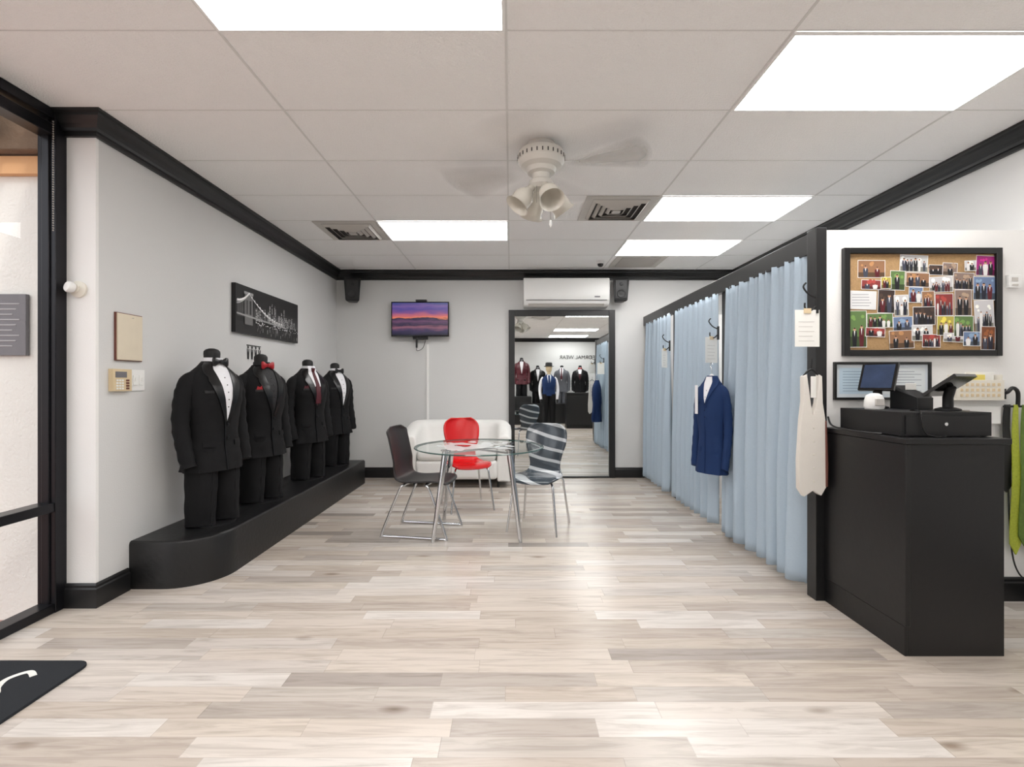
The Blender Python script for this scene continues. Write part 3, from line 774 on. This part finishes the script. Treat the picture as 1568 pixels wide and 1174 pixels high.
# ---------------------------------------------------------------- ceiling fan
e = empty('ceiling_fan', (0.19, 3.08, 0))
b = MB()
b.lathe([(0.0005,2.744),(0.085,2.744),(0.088,2.73),(0.080,2.715),(0.105,2.705),(0.138,2.690),(0.148,2.665),(0.146,2.63),(0.128,2.60),(0.095,2.585),(0.085,2.56),(0.06,2.55),(0.055,2.52),(0.075,2.505),(0.078,2.48),(0.055,2.46),(0.0005,2.455)], 'fan', seg=40)
b.build('motor_housing', parent=e, ang=25)
b = MB()
for i in range(28):
    a = 2*pi*i/28; b.box((0.1475, -0.0035, 2.638), (0.1495, 0.0035, 2.66), 'ventd', T=Matrix.Rotation(a, 4, 'Z'))
b.build('housing_slots', smooth=False, parent=e)
def blur_blade(idx, centre, spread, peak):
    na, nr = 20, 14; V = []; F = []; A = []
    for i in range(na+1):
        u = -1+2*i/na
        for j in range(nr+1):
            t = j/nr; r_ = 0.14+0.53*t; an = radians(centre)+radians(spread)*u
            V.append((r_*cos(an), r_*sin(an), 2.600+0.03*u*0.6))
            fa = max(0, 1-abs(u)**1.6)
            fr_ = min(1, t/0.18)*min(1, (1-t)/0.10)
            A.append(peak*fa*(0.35+0.65*min(1, t*3))*fr_)
    for i in range(na):
        for j in range(nr):
            a = i*(nr+1)+j; F.append((a, a+1, a+nr+2, a+nr+1))
    me = bpy.data.meshes.new('blade_%d' % idx); me.from_pydata(V, [], F)
    at = me.color_attributes.new('Col', 'FLOAT_COLOR', 'POINT')
    for k, v in enumerate(A): at.data[k].color = (v, v, v, 1)
    me.materials.append(M['blade'])
    for p_ in me.polygons: p_.use_smooth = True
    ob = bpy.data.objects.new('blade_%d' % idx, me); COL.objects.link(ob); ob.parent = e
blur_blade(1, -18, 24, 0.62); blur_blade(2, 152, 24, 0.40); blur_blade(3, 66, 24, 0.14); blur_blade(4, 250, 24, 0.10)
b = MB()
for i in range(4):
    T = Matrix.Rotation(radians(20+90*i), 4, 'Z') @ Matrix.Translation((0.055, 0, 2.475)) @ Matrix.Rotation(radians(180-38), 4, 'Y') @ Matrix.Scale(1.15, 4)
    b.lathe([(0.018,-0.01),(0.020,0.03),(0.026,0.035),(0.034,0.05),(0.052,0.075),(0.056,0.10),(0.054,0.125),(0.062,0.145),(0.068,0.152),(0.065,0.150),(0.052,0.124),(0.052,0.10),(0.03,0.05),(0.0005,0.04)], 'shade', seg=20, T=T)
b.build('tulip_shades', parent=e, ang=60)
b = MB()
b.tube([(0.05,-0.05,2.47),(0.055,-0.05,2.25)], 0.0015, 'blinds', seg=5); b.lathe([(0.0005,2.255),(0.007,2.25),(0.009,2.225),(0.0005,2.205)], 'white', seg=10, T=Matrix.Translation((0.055,-0.05,0)))
b.tube([(-0.03,-0.05,2.47),(-0.03,-0.05,2.36)], 0.0015, 'blinds', seg=5)
b.build('pull_chain', parent=e)

# ---------------------------------------------------------------- curtains
def curtain(y0, y1, seed, nf):
    b = MB(); rows = 30; cols = nf*16; rings = []
    for i in range(rows+1):
        t = i/rows; z = lerp(2.03, 0.05, t); R = []
        for j in range(cols+1):
            s = j/cols
            sw = s+0.055*noise.noise(Vector((s*3.1, seed*4.7, t*0.5)))*2*(s*(1-s)*4)
            ph = sw*nf*2*pi
            wob = 0.8*noise.noise(Vector((s*4, seed*5.1, t*1.4)))
            amp = lerp(0.012, 0.046, min(1, t*1.5))*(1+0.9*noise.noise(Vector((s*6, seed*2.3, 0.5))))
            x = 1.770+amp*sin(ph+wob*1.6*t+seed)+lerp(0.010, 0.006, t)*sin(2.0*ph+seed*2)-0.02*t
            y = lerp(y0, y1, s)+0.014*cos(ph+seed)*t
            zz = z+(0.006*sin(ph+1) if i == rows else 0)
            if i == 0: zz = z+0.006*cos(ph)
            R.append((x, y, zz))
        rings.append(R)
    b.loft(rings, 'curt', caps=(False, False), closed=False)
    return b.build('fitting_room_curtain', ang=180, solid=0.002)
curtain(2.945, 4.06, 1, 8); curtain(4.21, 5.33, 2, 8); curtain(5.46, 6.47, 3, 7)
b = MB(); b.tube([(1.78, YC+0.07, 2.045), (1.78, YB-0.01, 2.045)], 0.008, 'blackm'); b.build('curtain_rod')

def hook_tag(x, y, z, w, h, rot):
    b = MB()
    b.box((0.0, -0.01, -0.05), (0.012, 0.01, 0.06), 'blackm')
    b.tube(catmull([(0.0,0,0.04),(-0.04,0,0.06),(-0.07,0,0.10),(-0.055,0,0.125)]), 0.005, 'blackm', seg=8)
    b.tube(catmull([(0.0,0,-0.01),(-0.03,0,-0.035),(-0.06,0,-0.02),(-0.062,0,0.01)]), 0.005, 'blackm', seg=8)
    b.tube([(-0.062,0,0.01),(-0.062,0,-0.03)], 0.001, 'blackm', seg=5)
    T = Matrix.Translation((-0.05, 0, -0.03-h/2)) @ Matrix.Rotation(rot, 4, 'Z')
    b.box((-w/2, -0.0035, -h/2), (w/2, -0.001, h/2), 'paper', T=T)
    for i in range(5): b.box((-w/2+0.02, -0.0042, h/2-0.07-i*h*0.13), (w/2-0.03-0.01*(i % 2), -0.0034, h/2-0.067-i*h*0.13), 'vent', T=T)
    b.box((-0.02, -0.008, h/2-0.02), (0.02, 0.0, h/2+0.008), 'beige', T=T)
    return b.build('price_tag_on_hook', loc=(x, y, z))
hook_tag(1.742, YC-0.03, 1.70, 0.14, 0.21, 0.0)
hook_tag(1.70, 4.06, 1.66, 0.13, 0.21, 0.4)
hook_tag(1.70, 5.30, 1.65, 0.09, 0.20, 0.6)

# blue hanging jacket
e = MB()
add_jacket(e, 'navy', 'navy', 'shirt', seed=5, vlow=0.90)
e.tube(catmull([(-0.17,0,1.01),(-0.05,0,1.09),(0,0,1.115),(0.05,0,1.09),(0.17,0,1.01)]), 0.012, 'white', seg=8)
e.tube(catmull([(0,0,1.11),(0,0,1.16),(0.02,0,1.19),(0.0,0,1.215),(-0.02,0,1.195)]), 0.004, 'chrome', seg=8)
e.box((0.10, 0.16, 0.82), (0.145, 0.163, 1.04), 'shirt')
e.build('hanging_blue_jacket', loc=(1.600, 3.93, 0.155), rot=fr(-150), ang=50, scale=(0.62, 0.54, 1.04))

# ivory vest hanging near counter
b = MB()
out = [(-0.055,0.62),(-0.035,0.63),(-0.012,0.46),(0.0,0.40),(0.02,0.47),(0.035,0.63),(0.05,0.62),(0.054,0.47),(0.068,0.38),(0.076,0.12),(0.074,0.0),(0.045,-0.05),(0.0,-0.02),(-0.05,-0.055),(-0.078,-0.01),(-0.08,0.15),(-0.066,0.38),(-0.054,0.48)]
b.prism(out, -0.02, 0.015, 'cream')
b.prism([(0.069,0.0),(0.080,0.0),(0.082,0.12),(0.074,0.37),(0.066,0.37)], -0.024, 0.018, 'brown')
for i in range(5): b.lathe([(0.006,0),(0.0003,0.003)], 'offw', seg=8, T=Matrix.Translation((0.003, -0.021, 0.03+i*0.075)) @ Matrix.Rotation(pi/2, 4, 'X'))
b.box((-0.016, -0.024, 0.50), (0.014, -0.021, 0.62), 'paper')
b.tube(catmull([(-0.05,0,0.615),(0,0,0.66),(0.05,0,0.615)]), 0.006, 'blackm', seg=8); b.tube([(0,0,0.66),(0.005,0,0.72)], 0.003, 'blackm', seg=6)
b.build('hanging_ivory_vest', loc=(1.698, YC-0.06, 0.67), bevel=0.006)

# ---------------------------------------------------------------- sales counter
e = empty('sales_counter')
b = MB()
b.box((1.822, 2.262, 0.0), (2.262, YC-0.019, 0.972), 'black')
b.box((1.822, YC-0.019, 0.14), (2.262, YC-0.001, 0.972), 'black')
b.box((1.800, 2.25, 0.14), (1.822, YC-0.014, 0.972), 'black')
b.box((1.806, 2.262, 0.0), (1.822, YC-0.014, 0.136), 'black')
b.build('cabinet', bevel=0.002, parent=e)
b = MB(); b.box((1.792, 2.235, 0.974), (2.272, YC-0.001, 1.0), 'black'); b.build('countertop', bevel=0.003, parent=e)
CT = 1.0005
DT = CT+0.1155
b = MB(); b.box((1.83, 2.31, CT+0.004), (2.25, 2.74, CT+0.115), 'blackm'); b.box((1.845, 2.304, CT+0.012), (2.235, 2.311, CT+0.100), 'blackm')
b.lathe([(0.009,0),(0.008,0.004),(0.0005,0.004)], 'chrome', T=Matrix.Translation((2.03, 2.303, CT+0.06)) @ Matrix.Rotation(pi/2, 4, 'X'))
for xx in (1.85, 2.23):
    for yy in (2.33, 2.72): b.lathe([(0.012,0),(0.012,0.005)], 'blackm', seg=10, T=Matrix.Translation((xx, yy, CT)))
b.tube(catmull([(1.96, 2.42, DT+0.003),(1.93, 2.33, DT+0.003),(1.91, 2.296, DT-0.02),(1.92, 2.290, DT-0.09),(1.96, 2.285, DT-0.110),(2.02, 2.29, DT-0.111)], 8), 0.0035, 'blackg', seg=6)
b.build('cash_drawer', ang=30)
def tilted(name, cx, cy, cz, w, h, tilt, yaw, k2='tabscr'):
    b = MB(); T = Matrix.Translation((cx, cy, cz)) @ Matrix.Rotation(yaw, 4, 'Z') @ Matrix.Rotation(tilt, 4, 'X')
    b.box((-w/2, -0.008, -h/2), (w/2, 0.008, h/2), 'blackg', T=T); b.box((-w/2+0.012, -0.010, -h/2+0.012), (w/2-0.012, -0.008, h/2-0.012), k2, T=T)
    b.tube([T @ Vector((0, 0.01, 0)), Vector((cx+0.01, cy+0.02, cz-0.06)), Vector((cx+0.01, cy+0.02, DT+0.015))], 0.022, 'blackm')
    b.lathe([(0.0005,DT),(0.052,DT),(0.052,DT+0.008),(0.03,DT+0.016),(0.0005,DT+0.018)], 'blackm', T=Matrix.Translation((cx+0.01, cy+0.02, 0)))
    return b.build(name, bevel=0.002)
M['tabscr'] = mat('tablet_screen_blue', c(44, 58, 84), 0.15, var=0.4, vscale=14)
M['tabscr2'] = mat('screen_dark', c(18, 21, 26), 0.12, var=0.3, vscale=10)
tilted('point_of_sale_tablet', 1.985, 2.665, DT+0.17, 0.17, 0.16, radians(-22), radians(-60))
b = MB()
T = Matrix.Translation((2.125, 2.62, DT)) @ Matrix.Rotation(radians(12), 4, 'Z')
b.loft([[(-0.05,-0.075,0.0),(0.05,-0.075,0.0),(0.05,0.075,0.0),(-0.05,0.075,0.0)],[(-0.05,-0.075,0.06),(0.05,-0.075,0.06),(0.05,0.075,0.11),(-0.05,0.075,0.11)],[(-0.04,-0.03,0.085),(0.04,-0.03,0.085),(0.04,0.065,0.125),(-0.04,0.065,0.125)]], 'blackm', T=T)
b.box((-0.035,-0.0,0.10),(0.035,0.004,0.135),'paper',T=T)
b.build('receipt_printer', bevel=0.004)
tilted('customer_display', 2.16, 2.43, DT+0.125, 0.25, 0.16, radians(-52), radians(-150), 'tabscr2')
b = MB()
b.lathe([(0.0005,0),(0.034,0),(0.038,0.012),(0.036,0.05),(0.030,0.072),(0.016,0.082),(0.0005,0.084)], 'white', T=Matrix.Translation((1.90, 2.58, DT)) @ Matrix.Scale(1.3, 4, (1,0,0)))
b.box((-0.022, -0.044, 0.02), (0.022, -0.034, 0.055), 'vent', T=Matrix.Translation((1.90, 2.58, DT)))
b.build('card_reader', bevel=0.002)
b = MB(); b.tube(catmull([(1.80,2.80,1.06),(1.77,2.72,1.02),(1.765,2.6,1.008),(1.775,2.45,1.006),(1.805,2.40,1.006)], 8), 0.005, 'blackm', seg=6); b.build('charging_cord')

# ---------------------------------------------------------------- partition wall items
YW = YC-0.001
e = empty('photo_collage_board')
bx0, bx1, bz0, bz1 = 1.907, 2.812, 1.408, 2.027
b = MB(); t = 0.034
for lo, hi in (((bx0, bz0), (bx0+t, bz1)), ((bx1-t, bz0), (bx1, bz1)), ((bx0+t, bz1-t), (bx1-t, bz1)), ((bx0+t, bz0), (bx1-t, bz0+t))):
    b.box((lo[0], YW-0.03, lo[1]), (hi[0], YW, hi[1]), 'frame')
b.build('frame', bevel=0.003, parent=e)
b = MB(); b.box((bx0+t, YW-0.012, bz0+t), (bx1-t, YW, bz1-t), mat('cork', c(176, 142, 100), 0.9, var=0.25, vscale=120, bump=0.4, bscale=200)); b.build('cork', smooth=False, parent=e)
p = Paint((bx0, YW-0.0125, bz0), (1,0,0), (0,0,1))
pp = 2.85/756
def PX(u, v, w, h): return (u-1288)*pp, (545-v-h)*pp, w*pp, h*pp
photos = [(1311,399,42,27,'g1'),(1375,391,43,26,'bw'),(1419,406,22,16,'dk'),(1440,403,23,20,'g2'),(1491,392,29,31,'mg'),(1360,415,23,30,'gr'),(1384,418,36,22,'g1'),(1420,424,36,24,'wh'),
 (1456,418,32,26,'g2'),(1316,429,30,15,'rd'),(1298,446,41,28,'note'),(1341,444,26,36,'dk'),(1366,452,22,32,'wh'),(1388,440,22,24,'bl'),(1408,446,20,32,'g1'),(1428,450,28,34,'rd'),(1458,444,26,40,'g2'),
 (1486,424,34,36,'bl'),(1488,460,30,50,'wh'),(1298,476,26,56,'gr'),(1324,480,40,22,'gr'),(1322,502,30,14,'rd'),(1364,485,30,24,'bl'),(1358,506,38,28,'g1'),(1394,470,34,28,'dk'),(1392,498,32,24,'bw'),(1408,512,28,20,'rd'),
 (1430,484,28,30,'yl'),(1440,510,32,14,'wh'),(1456,484,30,32,'gr'),(1497,500,22,36,'br'),(1470,508,26,22,'bl'),(1345,425,16,18,'yl'),(1472,400,18,16,'wh')]
pal = {'g1': (150,110,80), 'g2': (140,120,110), 'bw': (210,210,210), 'dk': (60,46,42), 'mg': (170,36,126), 'gr': (96,124,72), 'wh': (206,204,206), 'rd': (140,56,54), 'bl': (110,130,165), 'note': (226,226,226), 'yl': (186,172,80), 'br': (120,70,40)}
rnd = random.Random(11)
for (u, v, w, h, k) in photos:
    a, b_, ww, hh = PX(u, v, w, h); rot = rnd.uniform(-0.05, 0.05)
    p.rect(a, b_, ww, hh, c(238, 238, 236), rot); m_ = 0.003
    p.rect(a+m_, b_+m_, ww-2*m_, hh-2*m_, c(*pal[k]), rot)
    if k == 'note':
        for i in range(5): p.rect(a+0.015, b_+0.02+i*0.016, ww-0.04-0.02*rnd.random(), 0.0025, c(110, 110, 120))
        continue
    q = pal[k]
    p.rect(a+m_, b_+m_, ww-2*m_, hh*0.28, c(q[0]*0.6, q[1]*0.6, q[2]*0.55), rot)
    for i in range(4):
        p.circ(a+m_+0.01+rnd.random()*(ww-0.03), b_+hh*0.65+rnd.random()*hh*0.2, 0.006+0.008*rnd.random(), c(min(255, q[0]*1.3), min(255, q[1]*1.3), min(255, q[2]*1.2)))
    nfig = rnd.choice((1, 2, 2, 3)) if ww < 0.10 else rnd.choice((2, 3, 5, 6))
    for i in range(nfig):
        cx = a+m_+0.008+(ww-0.024)*(i+0.5)/nfig+rnd.uniform(-0.003, 0.003); fh = hh*rnd.uniform(0.5, 0.8); fw = min(0.03, ww/nfig*rnd.uniform(0.6, 0.95))
        cc = rnd.choice(((18,18,24),(18,18,24),(24,26,44),(230,228,226),(90,20,30),(60,64,80)))
        bb = b_+m_+0.001
        p.poly([(cx-fw*0.35, bb), (cx+fw*0.35, bb), (cx+fw*0.5, bb+fh*0.6), (cx+fw*0.42, bb+fh*0.8), (cx-fw*0.42, bb+fh*0.8), (cx-fw*0.5, bb+fh*0.6)], c(*cc))
        p.poly([(cx-fw*0.12, bb+fh*0.8), (cx+fw*0.12, bb+fh*0.8), (cx, bb+fh*0.5)], c(240, 240, 240))
        hr = min(fw*0.3, fh*0.13)
        p.circ(cx, bb+fh*0.8+hr, hr, c(205, 160, 130))
        p.poly([(cx-hr, bb+fh*0.8+hr*1.2), (cx+hr, bb+fh*0.8+hr*1.2), (cx, bb+fh*0.8+hr*2.2)], c(50, 34, 24))
p.build('pinned_photos', 'print', e)

e = empty('framed_certificate')
a0, a1, z0, z1 = 1.858, 2.416, 1.156, 1.374
b = MB(); t = 0.014
for lo, hi in (((a0, z0), (a0+t, z1)), ((a1-t, z0), (a1, z1)), ((a0+t, z1-t), (a1-t, z1)), ((a0+t, z0), (a1-t, z0+t))):
    b.box((lo[0], YW-0.018, lo[1]), (hi[0], YW, hi[1]), 'frame')
b.build('frame', bevel=0.002, parent=e)
p = Paint((a0+t, YW-0.006, z0+t), (1,0,0), (0,0,1)); w, h = a1-a0-2*t, z1-z0-2*t
p.rect(0, 0, w, h, c(206, 214, 220)); p.rect(0.02, 0.02, w*0.46, h-0.04, c(184, 204, 218)); p.rect(w*0.52, 0.02, w*0.45, h-0.04, c(214, 220, 222))
for i in range(8): p.rect(0.04, 0.035+i*0.016, w*0.38-0.03*(i % 3), 0.003, c(120, 140, 160)); p.rect(w*0.55, 0.035+i*0.016, w*0.38-0.04*(i % 2), 0.003, c(130, 136, 146))
p.build('document', 'print', e)

b = MB(); b.box((2.52, YW-0.06, 1.155), (2.79, YW, 1.165), 'offw'); b.box((2.52, YW-0.06, 1.165), (2.79, YW-0.054, 1.27), 'offw')
b.box((2.52, YW-0.05, 1.165), (2.526, YW, 1.30), 'offw'); b.box((2.784, YW-0.05, 1.165), (2.79, YW, 1.30), 'offw'); b.box((2.53, YW-0.006, 1.165), (2.78, YW, 1.30), 'offw')
b.box((2.55, YW-0.04, 1.17), (2.70, YW-0.03, 1.30), 'yellow'); b.box((2.60, YW-0.03, 1.17), (2.76, YW-0.018, 1.315), 'paper')
for i in range(8):
    for j in range(3): b.box((2.54+i*0.03, YW-0.0625, 1.175+j*0.03), (2.556+i*0.03, YW-0.0598, 1.192+j*0.03), 'beige')
b.build('wall_file_holder', bevel=0.001)
b = MB(); b.box((2.53, YW-0.03, 1.02), (2.80, YW, 1.12), 'white'); b.box((2.545, YW-0.033, 1.035), (2.62, YW-0.03, 1.10), 'vent'); b.build('wall_intercom', bevel=0.004)
b = MB(); b.box((2.855, YW-0.022, 1.80), (2.925, YW, 1.872), 'white'); b.box((2.868, YW-0.024, 1.835), (2.905, YW-0.022, 1.858), 'vent'); b.box((2.87, YW-0.026, 1.81), (2.905, YW-0.022, 1.82), 'vent'); b.build('thermostat', bevel=0.004)

M['lime'] = mat('lime_green_tie', c(168, 178, 58), 0.6, var=0.35, vscale=90)
M['olive'] = mat('green_tie', c(96, 120, 50), 0.6, var=0.35, vscale=70)
def tie(b, x, y, ztop, ln, k, w=0.035):
    n = 14; rings = []
    for i in range(n+1):
        t = i/n; z = ztop-ln*t; ww = lerp(0.012, w, t**0.8) if i < n else 0.002
        yy = y+0.004*sin(t*9)
        rings.append([(x-ww, yy, z), (x+ww, yy, z), (x+ww, yy-0.006, z), (x-ww, yy-0.006, z)])
    b.loft(rings, k)
b = MB(); b.box((2.80, YW-0.01, 1.16), (2.85, YW, 1.22), 'blackm')
b.tube(catmull([(2.81, YW-0.01, 1.19),(2.815,YW-0.05,1.20),(2.84,YW-0.055,1.225),(2.875,YW-0.05,1.20),(2.88,YW-0.045,1.12)], 6), 0.010, 'blackm')
b.tube([(2.80,YW-0.045,1.12),(2.97,YW-0.045,1.12)], 0.006, 'blackm')
tie(b, 2.825, YW-0.034, 1.13, 0.5, 'blackm', 0.03)
tie(b, 2.865, YW-0.046, 1.13, 0.85, 'lime', 0.033); tie(b, 2.905, YW-0.056, 1.13, 0.80, 'olive', 0.033); tie(b, 2.945, YW-0.046, 1.13, 0.86, 'lime', 0.033)
b.tube(catmull([(2.85,YW-0.03,1.13),(2.84,YW-0.03,0.7),(2.86,YW-0.04,0.25),(2.93,YW-0.06,0.16),(2.96,YW-0.03,0.5)], 8), 0.004, 'blackm', seg=6)
b.build('hanging_necktie_rack')

# ---------------------------------------------------------------- doormat
e = empty('entrance_doormat')
b = MB(); x0, x1, y0, y1, r = -2.46, -1.87, 1.25, 2.21, 0.05
o = arc(x1-r, y1-r, r, 0, pi/2, 5)+arc(x0+r, y1-r, r, pi/2, pi, 5)+arc(x0+r, y0+r, r, pi, 1.5*pi, 5)+arc(x1-r, y0+r, r, 1.5*pi, 2*pi, 5)
b.loft([[(x, y, 0.0005) for x, y in o], [(x, y, 0.009) for x, y in o], [(x*0.997-0.0065, y*0.997+0.005, 0.012) for x, y in o]], 'mat'); b.build('mat_body', parent=e)
b = MB()
def script(pts, w):
    C = catmull([(x, y, 0.0125) for x, y in pts], 8); b.tube(C, w, 'paper', seg=8, flat=(0.12, 1))
script([(-2.02,2.09),(-2.07,2.12),(-2.11,2.07),(-2.09,2.01),(-2.05,1.96),(-2.08,1.90),(-2.14,1.90),(-2.17,1.95)], 0.012)
script([(-2.0,1.76),(-2.05,1.82),(-2.12,1.77),(-2.08,1.70),(-2.16,1.66),(-2.22,1.74)], 0.012)
script([(-2.2,2.08),(-2.27,2.12),(-2.33,2.05),(-2.28,1.98),(-2.34,1.92)], 0.012)
b.build('script_lettering', parent=e)

# ---------------------------------------------------------------- things behind the camera (seen in the mirror)
b = MB()
b.box((1.56, -1.1, 0), (2.30, -0.65, 0.96), 'black'); b.box((1.54, -1.12, 0.962), (2.32, -0.63, 0.99), 'black')
b.box((1.60, -0.655, 0.1), (2.26, -0.645, 0.9), 'trim'); b.build('reception_desk', bevel=0.003)
suit_mannequin((0.34, -2.3, 0.85), fr(90), suit='burg', lapel='burg', legs='suit', seed=9)
suit_mannequin((0.86, -2.6, 0.62), fr(90), seed=10)
suit_mannequin((1.62, -2.55, 0.62), fr(100), suit='grsuit', lapel='grsuit', tie='long', tiec='burg', seed=11)
suit_mannequin((2.20, -2.55, 0.62), fr(100), tie='bow', tiec='redf', vest='burg', seed=12)
b = MB(); b.box((0.0, -2.75, 0), (0.64, -1.95, 0.849), 'plat'); b.box((0.02, -1.95, 0.40), (0.62, -1.70, 0.43), 'plat')
b.box((0.02, -1.93, 0), (0.05, -1.72, 0.40), 'plat'); b.box((0.59, -1.93, 0), (0.62, -1.72, 0.40), 'plat')
b.build('display_plinth', bevel=0.006)
b = MB(); b.box((0.66, -2.95, 0), (2.55, -2.28, 0.60), 'plat'); b.box((0.65, -2.96, 0.602), (2.56, -2.27, 0.619), 'plat')
b.build('long_display_plinth', bevel=0.006)
b = MB()
TZ = Matrix.Translation((0,0,0.40))
m2 = MB(); add_jacket(m2, 'navy', 'navy', 'shirt', seed=6, sleeves=False, hem=0.5)
for sg in (-1, 1):
    pts = catmull([(sg*0.150,-0.005,1.00),(sg*0.19,-0.005,0.96),(sg*0.225,-0.012,0.86),(sg*0.250,-0.012,0.72),(sg*0.25,0.03,0.58),(sg*0.235,0.07,0.46),(sg*0.23,0.09,0.40)], 4)
    m2.tube(pts, [lerp(0.056, 0.036, i/(len(pts)-1)) for i in range(len(pts))], 'shirt', seg=12)
    m2.tube([(sg*0.23,0.09,0.40),(sg*0.23,0.10,0.36),(sg*0.228,0.11,0.30)], [0.026, 0.036, 0.014], 'manq', seg=10)
strip(m2, [0.70, 0.85, 0.95, 1.05, 1.085], lambda z: -0.028, lambda z: 0.028, 0.02, 'navy', 0.006, 2)
m2.lathe([(0.055,1.07),(0.05,1.15),(0.055,1.18),(0.078,1.21),(0.088,1.26),(0.092,1.32),(0.085,1.37),(0.05,1.40),(0.0005,1.405)], 'beige', seg=24)
m2.lathe([(0.14,1.335),(0.15,1.345),(0.10,1.352),(0.098,1.40),(0.09,1.445),(0.05,1.455),(0.0005,1.43)], 'blackm', seg=28)
m2.lathe([(0.0005,1.34),(0.14,1.335)], 'blackm', seg=28)
b.v = [TZ @ v for v in m2.v]; b.f = m2.f; b.mi = m2.mi; b.mats = m2.mats
for sg in (-1, 1):
    rings = []
    for i in range(15):
        t = i/14; z = lerp(0.05, 0.95, t); rx = lerp(0.075, 0.11, t); ry = lerp(0.095, 0.13, t)
        rings.append([(sg*lerp(0.11, 0.09, t)+rx*cos(a), ry*sin(a), z) for a in [2*pi*j/20 for j in range(20)]])
    b.loft(rings, 'suit')
    b.loft([[(sg*0.11+w*cos(a), 0.05+d*sin(a), z) for a in [2*pi*j/16 for j in range(16)]] for z, w, d in ((0, 0.05, 0.14), (0.03, 0.052, 0.145), (0.06, 0.045, 0.10), (0.09, 0.04, 0.06))], 'blackg')
b.build('dressed_mannequin', loc=(1.09, -1.0, 0), rot=fr(90), ang=50)

cu = bpy.data.curves.new('shop_sign_lettering', 'FONT'); cu.body = 'FORMAL WEAR'; cu.size = 0.17; cu.extrude = 0.004; cu.align_x = 'CENTER'
cu.materials.append(M['blackm'])
to = bpy.data.objects.new('shop_sign_lettering', cu); COL.objects.link(to); to.location = (2.2, YF+0.008, 2.06); to.rotation_euler = (pi/2, 0, pi)

# ---------------------------------------------------------------- world & lights
w = bpy.data.worlds.new('daylight'); S.world = w; w.use_nodes = True; nt = w.node_tree
bg = nt.nodes['Background']; bg.inputs['Color'].default_value = (0.96, 0.97, 1.0, 1); bg.inputs['Strength'].default_value = 2.3
sun = bpy.data.lights.new('sun', 'SUN'); sun.energy = 0.7; sun.angle = radians(4); sun.color = (1, 0.96, 0.9)
so = bpy.data.objects.new('sun', sun); COL.objects.link(so)
so.rotation_euler = Vector((-0.22, 0.72, -0.66)).to_track_quat('-Z', 'Y').to_euler()

cam = bpy.data.cameras.new('camera'); cam.sensor_fit = 'HORIZONTAL'; cam.sensor_width = 36; cam.lens = 756/1568*36
cam.shift_x = 0.0013; cam.clip_start = 0.02
co = bpy.data.objects.new('camera', cam); COL.objects.link(co); co.location = (0, 0, 1.25); co.rotation_euler = (pi/2, 0, 0)
S.camera = co
